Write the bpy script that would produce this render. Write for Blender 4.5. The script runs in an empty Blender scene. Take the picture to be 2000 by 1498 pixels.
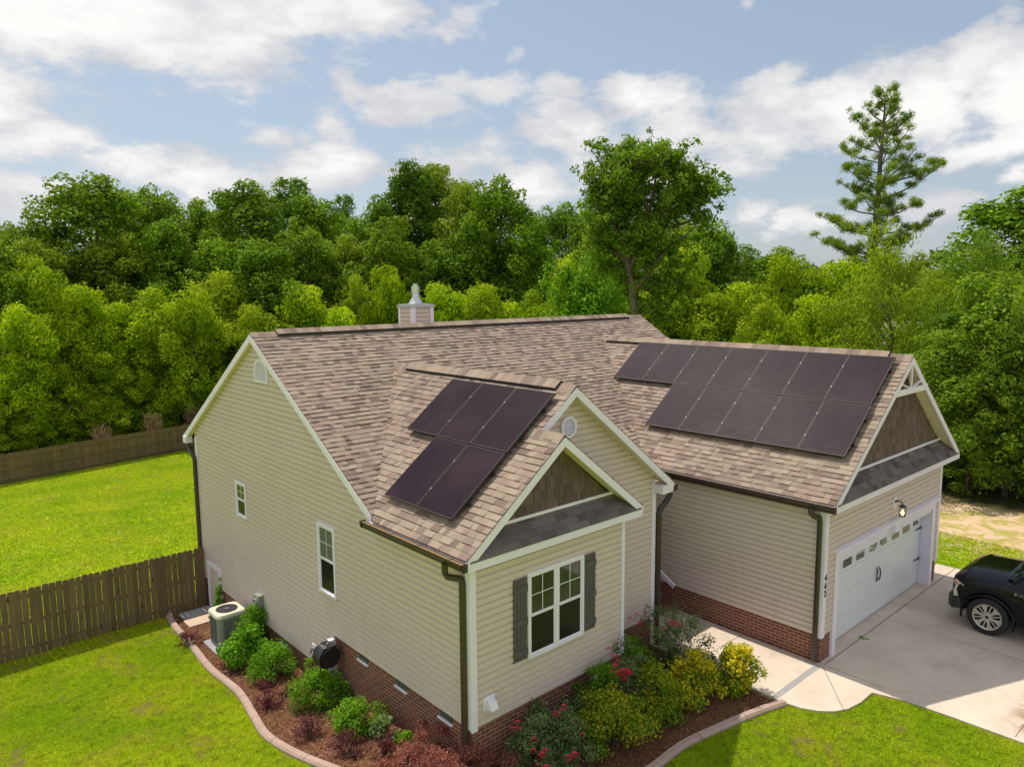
import bpy, math, random
import numpy as np
from mathutils import Vector, Matrix
R = math.radians
scene = bpy.context.scene
COL = scene.collection
random.seed(4)

# ------------------------------------------------------------------ camera
cam_data = bpy.data.cameras.new('camera'); cam = bpy.data.objects.new('camera', cam_data); COL.objects.link(cam)
r_ = Vector((0.74461504, -0.66744637, -0.00798691)); u_ = Vector((0.0906402, 0.08925066, 0.99187634)); f_ = Vector((0.66131142, 0.73928998, -0.12695486))
m = Matrix((r_, u_, -f_)).transposed().to_4x4(); m.translation = Vector((-6.1718, -7.8193, 6.9483))
cam.matrix_world = m
cam_data.sensor_width = 36; cam_data.lens = 25.96; cam_data.clip_end = 6000; cam_data.clip_start = .1
scene.camera = cam

# ------------------------------------------------------------------ light
SUNV = Vector((-0.03, 0.53, 1.0)).normalized()
elev = math.asin(SUNV.z); azim = math.atan2(SUNV.x, SUNV.y)
sd = bpy.data.lights.new('sun', 'SUN'); sun = bpy.data.objects.new('sun', sd); COL.objects.link(sun)
sd.energy = 4.6; sd.angle = R(0.6); sd.color = (1, .90, .76)
sun.rotation_euler = SUNV.to_track_quat('Z', 'Y').to_euler()
sun.location = (0, 0, 60)
scene.view_settings.view_transform = 'Standard'; scene.view_settings.look = 'None'
scene.view_settings.exposure = 0.0; scene.view_settings.gamma = 1
scene.render.engine = 'CYCLES'
scene.cycles.max_bounces = 8; scene.cycles.transparent_max_bounces = 8
scene.cycles.use_denoising = True

# ------------------------------------------------------------------ node helpers
class N:
    def __init__(s, tree): s.t = tree; s.n = tree.nodes; s.l = tree.links
    def new(s, typ, **kw):
        nd = s.n.new(typ)
        for k, v in kw.items(): setattr(nd, k, v)
        return nd
    def setin(s, nd, key, val):
        if val is None: return
        if isinstance(val, bpy.types.NodeSocket): s.l.new(val, nd.inputs[key])
        else:
            sock = nd.inputs[key]
            if sock.type == 'RGBA' and len(val) == 3: val = (*val, 1)
            sock.default_value = val
    def math(s, op, a, b=None, c=None, clamp=False):
        nd = s.new('ShaderNodeMath', operation=op, use_clamp=clamp)
        s.setin(nd, 0, a); s.setin(nd, 1, b); s.setin(nd, 2, c); return nd.outputs[0]
    def vmath(s, op, a, b=None, out=0):
        nd = s.new('ShaderNodeVectorMath', operation=op); s.setin(nd, 0, a); s.setin(nd, 1, b); return nd.outputs[out]
    def mix(s, fac, a, b, blend='MIX'):
        nd = s.new('ShaderNodeMix', data_type='RGBA', blend_type=blend)
        s.setin(nd, 0, fac); s.setin(nd, 6, a); s.setin(nd, 7, b); return nd.outputs[2]
    def noise(s, vec, scale, detail=3, rough=.5, dim='3D', out='Fac', dist=0):
        nd = s.new('ShaderNodeTexNoise', noise_dimensions=dim)
        s.setin(nd, 'Vector', vec); nd.inputs['Scale'].default_value = scale; nd.inputs['Detail'].default_value = detail
        nd.inputs['Roughness'].default_value = rough; nd.inputs['Distortion'].default_value = dist; return nd.outputs[out]
    def ramp(s, fac, stops, interp='LINEAR'):
        nd = s.new('ShaderNodeValToRGB'); cr = nd.color_ramp; cr.interpolation = interp
        while len(cr.elements) < len(stops): cr.elements.new(.5)
        for e, (p, c) in zip(cr.elements, stops): e.position = p; e.color = (*c, 1) if len(c) == 3 else c
        s.setin(nd, 0, fac); return nd.outputs[0]
    def maprange(s, v, a, b, c=0., d=1., smooth=True):
        nd = s.new('ShaderNodeMapRange', interpolation_type='SMOOTHSTEP' if smooth else 'LINEAR')
        s.setin(nd, 0, v); s.setin(nd, 1, a); s.setin(nd, 2, b); s.setin(nd, 3, c); s.setin(nd, 4, d); return nd.outputs[0]
    def attr(s, name, out='Fac'):
        nd = s.new('ShaderNodeAttribute', attribute_name=name); return nd.outputs[out]
    def pos(s):
        return s.new('ShaderNodeNewGeometry').outputs['Position']
    def obj(s): return s.new('ShaderNodeTexCoord').outputs['Object']
    def sep(s, v):
        nd = s.new('ShaderNodeSeparateXYZ'); s.setin(nd, 0, v); return nd.outputs
    def comb(s, x, y, z=0.):
        nd = s.new('ShaderNodeCombineXYZ'); s.setin(nd, 0, x); s.setin(nd, 1, y); s.setin(nd, 2, z); return nd.outputs[0]
    def bump(s, h, strength=.3, dist=.01):
        nd = s.new('ShaderNodeBump'); s.setin(nd, 'Height', h); nd.inputs['Strength'].default_value = strength
        nd.inputs['Distance'].default_value = dist; return nd.outputs[0]

def material(name, color=(.5, .5, .5), rough=.6, metal=0., build=None, spec=.5, coat=0.):
    mt = bpy.data.materials.new(name); mt.use_nodes = True
    g = N(mt.node_tree); p = g.n['Principled BSDF']
    p.inputs['Base Color'].default_value = (*color, 1); p.inputs['Roughness'].default_value = rough
    p.inputs['Metallic'].default_value = metal; p.inputs['Specular IOR Level'].default_value = spec
    p.inputs['Coat Weight'].default_value = coat
    if build: build(g, p)
    return mt

# ------------------------------------------------------------------ world
world = bpy.data.worlds.new('World'); scene.world = world; world.use_nodes = True
g = N(world.node_tree); bg = g.n['Background']
sky = g.new('ShaderNodeTexSky', sky_type='NISHITA'); sky.sun_disc = False
sky.sun_elevation = elev; sky.sun_rotation = azim; sky.dust_density = 1.6; sky.ozone_density = 1.6; sky.air_density = 1.0
D = g.new('ShaderNodeTexCoord').outputs['Generated']
DS = g.sep(D)
blobs = [(0.151, 0.288, 0.209, 0.08, 1.1), (0.323, 0.302, 0.245, 0.08, 1.2), (0.489, 0.344, 0.24, 0.064, 1.1), (0.144, 0.202, 0.072, 0.063, 1), (0.184, 0.172, 0.096, 0.042, 0.9), (0.264, 0.151, 0.149, 0.037, 0.8), (0.155, 0.108, 0.147, 0.05, 0.8), (0.364, 0.136, 0.13, 0.039, 1), (0.494, 0.159, 0.114, 0.048, 1), (0.433, 0.187, 0.058, 0.027, 0.75), (0.497, 0.223, 0.052, 0.046, 0.75), (0.53, 0.257, 0.04, 0.034, 0.8), (0.6, 0.232, 0.099, 0.039, 0.85), (0.686, 0.258, 0.1, 0.027, 0.75), (0.678, 0.175, 0.101, 0.037, 1), (0.732, 0.13, 0.16, 0.054, 1), (0.644, 0.146, 0.135, 0.033, 0.9), (0.806, 0.256, 0.053, 0.034, 0.8), (0.813, 0.214, 0.091, 0.051, 1), (0.898, 0.238, 0.088, 0.042, 1), (0.956, 0.19, 0.183, 0.062, 1.1), (1.055, 0.199, 0.123, 0.057, 1.05), (1.068, 0.255, 0.04, 0.023, 0.85), (1.142, 0.195, 0.114, 0.062, 1.1), (1.222, 0.206, 0.117, 0.08, 1.1), (1.27, 0.239, 0.071, 0.046, 1.1), (1.315, 0.204, 0.072, 0.098, 1.2), (1.276, 0.146, 0.088, 0.035, 0.75), (1.046, 0.096, 0.045, 0.024, 0.6), (1.119, 0.078, 0.105, 0.028, 0.75), (1.229, 0.09, 0.088, 0.03, 0.75), (1.307, 0.113, 0.041, 0.025, 0.7), (0.976, 0.146, 0.138, 0.036, 0.7), (0.846, 0.154, 0.099, 0.041, 0.8), (0.74, 0.29, 0.029, 0.019, 0.5), (1.015, 0.33, 0.023, 0.01, 0.5)]
# cloud banks given as (azimuth, elevation, half width, half height, weight) on the sky
AE = g.comb(g.math('ARCTAN2', DS[0], DS[1]), g.math('ARCSINE', DS[2]), 0.)
warp = g.noise(D, 9, 3, .6, out='Color')
AE = g.vmath('ADD', AE, g.vmath('MULTIPLY', g.vmath('SUBTRACT', warp, (.5, .5, .5)), (.10, .06, .0)))
acc = None
for a_, e_, ra_, re_, s_ in blobs:
    nd = g.new('ShaderNodeVectorMath', operation='MULTIPLY_ADD'); g.setin(nd, 0, AE); g.setin(nd, 1, (1 / ra_, 1 / re_, 0)); g.setin(nd, 2, (-a_ / ra_, -e_ / re_, 0))
    q = g.math('MULTIPLY_ADD', g.vmath('LENGTH', nd.outputs[0], out='Value'), -s_, s_)
    acc = g.math('MAXIMUM', q, acc if acc is not None else -.5)
# away from the photographed part of the sky: broken cloud
back = g.maprange(g.vmath('DOT_PRODUCT', D, (.65, .74, .1), out='Value'), .75, .35)
acc = g.math('MAXIMUM', acc, g.math('MULTIPLY_ADD', back, 1., -.55))
nv = g.vmath('MULTIPLY', D, (1, 1, 2.3))
n1 = g.noise(nv, 12., 10, .62, dist=.1)
n2 = g.noise(nv, 2.4, 6, .55)
cov = g.math('ADD', acc, g.math('MULTIPLY', g.math('SUBTRACT', n1, .5), 2.1))
cmask = g.maprange(cov, .08, .56)
thick = g.maprange(g.math('ADD', cov, g.math('MULTIPLY', g.math('SUBTRACT', n2, .5), 1.6)), .25, 1.0)
ccol = g.mix(thick, (.74, .75, .77), (1.0, .99, .97))
grey = g.maprange(g.noise(g.vmath('ADD', nv, (3.1, 1.7, .4)), 6.5, 8, .55), .42, .68)
ccol = g.mix(g.math('MULTIPLY', grey, .55), ccol, (.50, .52, .58))
skyc = g.vmath('MULTIPLY', sky.outputs[0], (.108, .108, .108))
pale = g.mix(.35, skyc, (.60, .70, .78))
hz = g.maprange(DS[2], .0, .22, 1., 0.)
pale = g.mix(g.math('MULTIPLY', hz, .35), pale, (.58, .63, .70))
fin = g.mix(cmask, pale, ccol)
g.l.new(fin, bg.inputs[0])
bg.inputs[1].default_value = 1.0
world.cycles.sampling_method = 'AUTOMATIC'

# ------------------------------------------------------------------ mesh helpers
class MB:
    def __init__(s): s.v = []; s.f = []; s.a = []; s.ra = 0.5
    def add(s, vs, fs, a=None):
        b = len(s.v); s.v += [tuple(p) for p in vs]
        s.f += [tuple(b + i for i in q) for q in fs]; s.a += [s.ra if a is None else a] * len(fs)
    def hexa(s, p, a=None):   # 8 points: bottom 4, top 4
        s.add(p, [(0, 3, 2, 1), (4, 5, 6, 7), (0, 1, 5, 4), (1, 2, 6, 5), (2, 3, 7, 6), (3, 0, 4, 7)], a)
    def box(s, x0, x1, y0, y1, z0, z1, a=None):
        s.hexa([(x0, y0, z0), (x1, y0, z0), (x1, y1, z0), (x0, y1, z0), (x0, y0, z1), (x1, y0, z1), (x1, y1, z1), (x0, y1, z1)], a)
    def bar(s, p, q, w, h, up=(0, 0, 1), a=None):
        p = Vector(p); q = Vector(q); d = (q - p).normalized(); up = Vector(up)
        sd_ = d.cross(up).normalized(); u = sd_.cross(d).normalized(); P = []
        for c in (p, q):
            for i, j in ((-1, -1), (1, -1), (1, 1), (-1, 1)): P.append(c + sd_ * i * w / 2 + u * j * h / 2)
        s.add(P, [(0, 1, 2, 3), (7, 6, 5, 4), (0, 4, 5, 1), (1, 5, 6, 2), (2, 6, 7, 3), (3, 7, 4, 0)], a)
    def tube(s, pts, rad, n=8, cap=True, a=None):
        pts = [Vector(p) for p in pts]; rad = rad if hasattr(rad, '__len__') else [rad] * len(pts)
        P = []; up = None
        for i, p in enumerate(pts):
            d = (pts[min(i + 1, len(pts) - 1)] - pts[max(i - 1, 0)]).normalized()
            if up is None: up = Vector((0, 0, 1)) if abs(d.z) < .9 else Vector((1, 0, 0))
            x = d.cross(up).normalized(); up = x.cross(d).normalized()
            for k in range(n):
                t = 2 * math.pi * (k + .5) / n; P.append(p + (x * math.cos(t) + up * math.sin(t)) * rad[i])
        F = [(i * n + k, i * n + (k + 1) % n, (i + 1) * n + (k + 1) % n, (i + 1) * n + k) for i in range(len(pts) - 1) for k in range(n)]
        if cap: F += [tuple(range(n))[::-1], tuple((len(pts) - 1) * n + k for k in range(n))]
        s.add(P, F, a)
    def prism(s, poly, O, U, V, W, t0, t1, a=None):
        O = Vector(O); U = Vector(U); V = Vector(V); W = Vector(W); n = len(poly)
        P = [O + U * p[0] + V * p[1] + W * t for t in (t0, t1) for p in poly]
        s.add(P, [tuple(range(n))[::-1], tuple(range(n, 2 * n))] + [(i, (i + 1) % n, n + (i + 1) % n, n + i) for i in range(n)], a)
    def build(s, name, mat, parent=None, smooth=False, bevel=0):
        me = bpy.data.meshes.new(name); me.from_pydata(s.v, [], s.f)
        at = me.attributes.new('rv', 'FLOAT', 'FACE'); at.data.foreach_set('value', s.a)
        me.materials.append(mat); o = bpy.data.objects.new(name, me); COL.objects.link(o)
        if smooth: me.polygons.foreach_set('use_smooth', [True] * len(me.polygons))
        if smooth == 'auto': me.set_sharp_from_angle(angle=R(38))
        if parent is not None: o.parent = parent
        if bevel:
            b = o.modifiers.new('bevel', 'BEVEL'); b.width = bevel; b.segments = 2; b.limit_method = 'ANGLE'
        return o

def boxes(name, mat, parent, L, **kw):
    for b in L:
        q = MB(); q.box(*b); q.build(name, mat, parent, **kw)

def clip(poly, u0, u1, v0, v1):
    def cut(P, f):
        out = []
        for i in range(len(P)):
            a, b = P[i], P[(i + 1) % len(P)]; fa, fb = f(a), f(b)
            if fa >= 0: out.append(a)
            if (fa >= 0) != (fb >= 0):
                t = fa / (fa - fb); out.append((a[0] + (b[0] - a[0]) * t, a[1] + (b[1] - a[1]) * t))
        return out
    for f in (lambda p: p[0] - u0, lambda p: u1 - p[0], lambda p: p[1] - v0, lambda p: v1 - p[1]):
        poly = cut(poly, f)
        if len(poly) < 3: return []
    return poly

def laps(mb, poly, O, U, V, W, row, th, v0=0.):
    """courses of lap siding clipped to a convex outline"""
    O = Vector(O); U = Vector(U); V = Vector(V); W = Vector(W)
    us = [p[0] for p in poly]; vs = [p[1] for p in poly]
    k = math.floor((min(vs) - v0) / row)
    while v0 + k * row < max(vs):
        a, b = v0 + k * row, v0 + (k + 1) * row
        c = clip(poly, min(us) - 1, max(us) + 1, a, b)
        if len(c) >= 3:
            rv = random.Random(k * 7 + 3).random(); n = len(c)
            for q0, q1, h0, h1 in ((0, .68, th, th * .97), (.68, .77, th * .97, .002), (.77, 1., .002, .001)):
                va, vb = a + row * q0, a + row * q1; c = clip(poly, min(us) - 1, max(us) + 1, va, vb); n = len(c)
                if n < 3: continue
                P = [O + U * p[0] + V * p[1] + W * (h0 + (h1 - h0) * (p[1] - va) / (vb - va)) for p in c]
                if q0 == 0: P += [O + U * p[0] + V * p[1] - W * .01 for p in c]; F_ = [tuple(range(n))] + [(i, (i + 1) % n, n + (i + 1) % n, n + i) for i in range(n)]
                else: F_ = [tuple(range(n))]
                mb.add(P, F_, rv + (0 if q0 < .75 else 2))  # raised value marks the groove strip for the painted shade line
        k += 1

def tabs(mb, poly, O, U, V, W, row, wmin, wmax, tlo, thi, seed, gap=0.0, ujit=True, vjit=0.0, gmax=40):
    O = Vector(O); U = Vector(U); V = Vector(V); W = Vector(W)
    us = [p[0] for p in poly]; vs = [p[1] for p in poly]
    for k in range(math.floor(min(vs) / row), math.ceil(max(vs) / row)):
        rn = random.Random(seed * 1000 + k); u = -gmax / 2 + rn.random()
        while u < max(us):
            w = rn.uniform(wmin, wmax); rv = rn.random(); t = rn.choice((tlo, thi)) + rn.uniform(0, .0015); dv = rn.uniform(-vjit, vjit)
            if u + w > min(us):
                a, b = k * row + dv, (k + 1) * row + .004
                c = clip(poly, u + gap / 2, u + w - gap / 2, a, b)
                if len(c) >= 3:
                    n = len(c)
                    P = [O + U * p[0] + V * p[1] + W * (t * (1 - (p[1] - a) / row) + .003) for p in c] + [O + U * p[0] + V * p[1] - W * .006 for p in c]
                    mb.add(P, [tuple(range(n))] + [(i, (i + 1) % n, n + (i + 1) % n, n + i) for i in range(n)], rv)
            u += w

def thing(name, label, cat, loc=(0, 0, 0), rz=0, group=None):
    o = bpy.data.objects.new(name, None); COL.objects.link(o); o.location = loc; o.rotation_euler = (0, 0, rz)
    o.empty_display_size = .2; o['label'] = label; o['category'] = cat
    if group: o['group'] = group
    return o
def tag(o, label=None, cat=None, group=None, kind=None):
    if label: o['label'] = label
    if cat: o['category'] = cat
    if group: o['group'] = group
    if kind: o['kind'] = kind
    return o

# ------------------------------------------------------------------ materials
def b_concrete(g, p):
    P = g.pos(); xyz = g.sep(P)
    n = g.noise(P, 1.1, 6, .62); n2 = g.noise(P, 60, 3, .7); n3 = g.noise(P, .35, 3)
    c = g.ramp(n, [(.3, (.52, .44, .36)), (.5, (.60, .51, .43)), (.72, (.66, .57, .48))])
    c = g.mix(g.math('MULTIPLY', n2, .18), c, (.38, .32, .26)); ns = g.noise(g.vmath('ADD', P, (9.2, 3.1, 0)), .9, 6, .68); c = g.mix(g.maprange(ns, .50, .68, 0., .42), c, (.33, .28, .23)); nf = g.noise(P, 9., 4, .7); c = g.mix(g.maprange(nf, .55, .75, 0., .25), c, (.36, .30, .24))
    st = g.math('MULTIPLY', g.maprange(g.noise(g.vmath('ADD', P, (4, 7.3, 0)), 2.2, 6, .75), .44, .54), g.maprange(xyz[1], -4.7, -5.0))
    st = g.math('MULTIPLY', st, g.maprange(xyz[0], 6.7, 7.2))
    c = g.mix(g.math('MULTIPLY', st, .75), c, (.26, .15, .08))
    j = None
    def line(coord, at, w=.009):
        return g.math('LESS_THAN', g.math('ABSOLUTE', g.math('SUBTRACT', coord, at)), w)
    east = g.math('GREATER_THAN', xyz[0], 6.72)
    dr = [line(xyz[0], 9.55), g.math('MULTIPLY', line(xyz[0], 6.70, .008), g.math('GREATER_THAN', xyz[1], -3.1)), g.math('MULTIPLY', line(xyz[0], 12.6, .008), 1.0)]
    dl = [g.math('MULTIPLY', line(xyz[1], -5.05), east), g.math('MULTIPLY', line(xyz[1], -2.03, .014), east), g.math('MULTIPLY', line(xyz[1], -.35), g.math('SUBTRACT', 1., east)), g.math('MULTIPLY', line(xyz[1], .95), g.math('SUBTRACT', 1., east))]
    # joint running out from the garage corner across the curved apron
    dg = g.math('ADD', g.math('MULTIPLY', g.math('SUBTRACT', xyz[0], 6.66), .62), g.math('MULTIPLY', g.math('SUBTRACT', xyz[1], -2.02), -.785))
    dl.append(g.math('MULTIPLY', g.math('MULTIPLY', g.math('LESS_THAN', g.math('ABSOLUTE', dg), .008), g.math('LESS_THAN', xyz[1], -2.03)), g.math('SUBTRACT', 1., east)))
    for t in dr + dl: j = t if j is None else g.math('MAXIMUM', j, t)
    c = g.mix(g.math('MULTIPLY', j, .72), c, (.12, .09, .06))
    g.l.new(c, p.inputs['Base Color']); g.l.new(g.bump(g.math('SUBTRACT', n2, g.math('MULTIPLY', j, 3.)), .25, .004), p.inputs['Normal'])
M_concrete = material('concrete', rough=.85, build=b_concrete)

def b_siding(col):
    def f(g, p):
        P = g.pos(); rv = g.attr('rv')
        n = g.noise(g.vmath('MULTIPLY', P, (3, 3, 26)), 1.5, 4, .6); n2 = g.noise(P, .5, 3)
        c = g.mix(g.math('MULTIPLY', g.math('FRACT', rv), .10), col, tuple(k * .8 for k in col)); c = g.mix(g.math('MULTIPLY', g.math('GREATER_THAN', rv, 1.5), .30), c, (.30, .25, .19))  # lap grooves tinted darker: shade line under each course put into the colour
        c = g.mix(g.maprange(n2, .35, .75, 0., .14), c, tuple(k * .75 for k in col)); n5 = g.noise(g.vmath('MULTIPLY', P, (4., 4., .7)), 1., 5, .7); c = g.mix(g.maprange(n5, .52, .75, 0., .16), c, (.36, .31, .22))
        g.l.new(c, p.inputs['Base Color']); g.l.new(g.bump(n, .12, .004), p.inputs['Normal'])
    return f
M_siding = material('vinyl_siding', rough=.5, build=b_siding((.635, .54, .49)), spec=.35)
def b_brick(g, p):
    P = g.pos(); x = g.sep(P)
    vec = g.comb(g.math('ADD', x[0], x[1]), x[2], 0.)
    bt = g.new('ShaderNodeTexBrick'); g.setin(bt, 'Vector', vec); bt.inputs['Scale'].default_value = 1
    bt.inputs['Brick Width'].default_value = .185; bt.inputs['Row Height'].default_value = .066; bt.inputs['Mortar Size'].default_value = .007
    bt.inputs['Mortar Smooth'].default_value = .25
    bt.inputs['Color1'].default_value = (.21, .062, .034, 1); bt.inputs['Color2'].default_value = (.12, .038, .027, 1); bt.inputs['Mortar'].default_value = (.34, .25, .19, 1)
    n = g.noise(P, 9, 4, .7)
    c = g.mix(g.maprange(n, .3, .8, 0., .5), bt.outputs[0], (.26, .10, .06), 'MIX')
    c = g.mix(bt.outputs['Fac'], c, (.36, .27, .21))
    c = g.mix(g.maprange(g.noise(P, .9, 3), .45, .8, 0., .3), c, (.07, .045, .035))
    g.l.new(c, p.inputs['Base Color'])
    h = g.math('MULTIPLY_ADD', n, .25, g.math('SUBTRACT', 1., bt.outputs['Fac']))
    g.l.new(g.bump(h, .6, .008), p.inputs['Normal'])
M_brick = material('brick', rough=.9, build=b_brick)
def b_shingle(dark):
    def f(g, p):
        P = g.pos(); rv = g.attr('rv')
        if dark: st = [(0, (.085, .068, .07)), (.35, (.145, .118, .120)), (.7, (.20, .17, .172)), (1, (.11, .088, .088))]
        else: st = [(0, (.175, .130, .112)), (.14, (.235, .178, .150)), (.32, (.30, .235, .192)), (.55, (.345, .272, .218)), (.82, (.385, .31, .25)), (.93, (.285, .205, .168)), (1, (.335, .252, .205))]
        c = g.ramp(rv, st)
        n = g.noise(P, 130, 3, .8); n2 = g.noise(P, .7, 4, .6)
        c = g.mix(g.maprange(n, .35, .7, 0., .35), c, tuple(k * .45 for k in st[1][1]))
        c = g.mix(g.maprange(n2, .42, .75, 0., .30), c, (.19, .145, .125)); nw = g.noise(g.vmath('MULTIPLY', P, (2.5, .5, .5)), 1., 4, .6); c = g.mix(g.maprange(nw, .5, .75, 0., .18), c, (.13, .11, .10))
        g.l.new(c, p.inputs['Base Color']); g.l.new(g.bump(n, .5, .004), p.inputs['Normal'])
    return f
M_shingle = material('asphalt_shingle', rough=.95, build=b_shingle(False), spec=.2)
M_shingle_grey = material('asphalt_shingle_grey', rough=.95, build=b_shingle(True), spec=.2)
def b_shake(g, p):
    P = g.pos(); rv = g.attr('rv')
    c = g.ramp(rv, [(0, (.095, .062, .052)), (.5, (.130, .088, .074)), (1, (.160, .112, .096))])
    n = g.noise(g.vmath('MULTIPLY', P, (60, 60, 4)), 1, 4, .6)
    c = g.mix(g.maprange(n, .35, .75, 0., .3), c, (.06, .04, .03))
    g.l.new(c, p.inputs['Base Color']); g.l.new(g.bump(n, .4, .005), p.inputs['Normal'])
M_shake = material('cedar_shake_siding', rough=.75, build=b_shake)
def b_soft(col, dirt=.15, dcol=None, sc=2.):
    def f(g, p):
        P = g.pos(); n = g.noise(P, sc, 6, .65); n2 = g.noise(P, sc * 22, 2)
        c = g.mix(g.maprange(n, .35, .8, 0., dirt), col, dcol or tuple(k * .5 for k in col))
        g.l.new(c, p.inputs['Base Color']); g.l.new(g.bump(n2, .06, .003), p.inputs['Normal'])
        r = p.inputs['Roughness'].default_value
        g.l.new(g.maprange(n, .3, .7, r - .08, r + .12), p.inputs['Roughness'])
    return f
M_trim = material('white_trim', rough=.45, build=b_soft((.80, .76, .90), .14, (.5, .5, .42)))
M_soffit = material('cream_soffit', rough=.5, build=b_soft((.80, .72, .60), .1))
M_gutter = material('brown_gutter', rough=.35, build=b_soft((.045, .032, .024), .2, (.09, .07, .05)))
M_guard = material('gutter_trough', rough=.42, metal=.35, build=b_soft((.42, .28, .14), .35, (.22, .15, .08), 5.))
M_black = material('black_plastic', rough=.35, build=b_soft((.016, .016, .018), .3, (.05, .05, .05)))
M_blackmetal = material('black_iron', rough=.45, build=b_soft((.02, .02, .02), .3, (.05, .05, .05)))
M_shutter = material('shutter_grey', rough=.6, build=b_soft((.088, .078, .082), .2, (.13, .12, .12), 6.))
M_door = material('garage_door_white', rough=.4, build=b_soft((.74, .77, .80), .1, (.6, .62, .62)))
M_lightpanel = material('painted_panel', rough=.5, build=b_soft((.58, .53, .44), .2))
M_galv = material('galvanised_steel', rough=.3, metal=.9, build=b_soft((.62, .63, .65), .2))
M_mulch_slab = material('stepping_slab', rough=.9, build=b_soft((.55, .42, .32), .25, (.3, .22, .17), 8.))
M_curb = material('pinkish_concrete', rough=.85, build=b_soft((.40, .29, .25), .45, (.24, .16, .13), 5.))
M_ac = material('ac_grey_green', rough=.45, build=b_soft((.24, .27, .24), .12))
M_actop = material('ac_pale_cover', rough=.45, build=b_soft((.60, .58, .47), .1))
M_pad = material('grey_pad', rough=.8, build=b_soft((.30, .31, .33), .2))
M_rubber = material('tyre_rubber', rough=.8, build=b_soft((.016, .016, .016), .3, (.04, .038, .035), 9.))
M_alloy = material('alloy', rough=.28, metal=.85, build=b_soft((.66, .64, .60), .1))
M_dark = material('dark_void', rough=.7, build=b_soft((.01, .01, .011), .1))
M_chrome = material('chrome', (.8, .8, .82), rough=.12, metal=1.)
M_carpaint = material('black_car_paint', (.005, .005, .007), rough=.13, spec=.32)
M_headlamp = material('headlamp_lens', (.55, .50, .42), rough=.1, spec=.8, coat=1.)
M_amber = material('amber_lens', (.55, .20, .05), rough=.2, coat=1.)
M_digit = material('digit_black', (.01, .01, .012), rough=.5)
M_petal = material('crimson_petal', (.55, .012, .05), rough=.55, build=lambda g, p: g.l.new(g.ramp(g.attr('rv'), [(0, (.32, .004, .03)), (.6, (.55, .008, .05)), (1, (.66, .04, .10))]), p.inputs['Base Color']))
def b_glass(g, p):
    P = g.pos(); n = g.noise(P, 1.3, 2)
    g.l.new(g.ramp(n, [(.3, (.018, .020, .018)), (.7, (.05, .055, .05))]), p.inputs['Base Color'])
    g.l.new(g.bump(n, .02, .05), p.inputs['Normal'])
M_pane = material('window_glass', rough=.05, spec=.6, coat=.2, build=b_glass)
M_screen = material('screened_glass', (.016, .017, .019), rough=.12, spec=.25)
M_doorpane = material('door_light', (.13, .13, .125), rough=.25, spec=.4)
M_blind = material('blind_behind_glass', rough=.3, coat=.3, build=lambda g, p: g.l.new(g.mix(g.math('LESS_THAN', g.math('FRACT', g.math('MULTIPLY', g.sep(g.pos())[2], 22.)), .22), (.16, .18, .16), (.05, .06, .055)), p.inputs['Base Color']))
def b_panel(g, p):
    O = g.obj(); x = g.sep(O)
    fu = g.math('FRACT', g.math('MULTIPLY', x[0], 46.)); n = g.noise(g.vmath('MULTIPLY', O, (5, 60, 5)), 1, 4, .6)
    n2 = g.noise(g.pos(), .8, 3); w1 = g.noise(g.vmath('MULTIPLY', O, (70, 3, 1)), 1, 3)
    c = g.mix(g.math('MULTIPLY', g.math('LESS_THAN', fu, .3), .5), (.016, .010, .018), (.036, .022, .034))
    c = g.mix(g.maprange(n, .4, .7, 0., .18), c, (.055, .04, .045))
    c = g.mix(g.maprange(n2, .4, .7, 0., .5), c, (.048, .030, .040))
    g.l.new(c, p.inputs['Base Color']); g.l.new(g.maprange(w1, .3, .7, .40, .46), p.inputs['Roughness'])
M_solar = material('solar_glass', rough=.4, spec=.035, build=b_panel)
M_clamp = material('clamp_grey', (.22, .21, .21), rough=.5)
M_solarframe = material('solar_frame', (.055, .046, .050), rough=.5, spec=.2)
def b_fence(base, dk):
    def f(g, p):
        P = g.pos(); rv = g.attr('rv')
        n = g.noise(g.vmath('MULTIPLY', P, (30, 30, 2.2)), 1, 5, .65); k = g.noise(g.vmath('MULTIPLY', P, (9, 9, 5)), 1, 2)
        c = g.mix(rv, base, tuple(q * .68 for q in base)); c = g.mix(g.maprange(n, .35, .75, 0., .6), c, dk)
        c = g.mix(g.maprange(k, .68, .74, 0., .8), c, (.03, .02, .015))
        g.l.new(c, p.inputs['Base Color']); g.l.new(g.bump(n, .3, .004), p.inputs['Normal'])
    return f
M_fence = material('weathered_pine', rough=.85, build=b_fence((.215, .150, .075), (.085, .058, .03)))
M_bark = material('bark', rough=.95, build=lambda g, p: (g.l.new(g.ramp(g.noise(g.vmath('MULTIPLY', g.obj(), (6, 6, 1.4)), 1.5, 5, .7), [(.3, (.075, .055, .042)), (.7, (.20, .165, .135))]), p.inputs['Base Color']),
    g.l.new(g.bump(g.noise(g.vmath('MULTIPLY', g.obj(), (9, 9, 1.5)), 2, 4), .7, .03), p.inputs['Normal'])))

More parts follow.
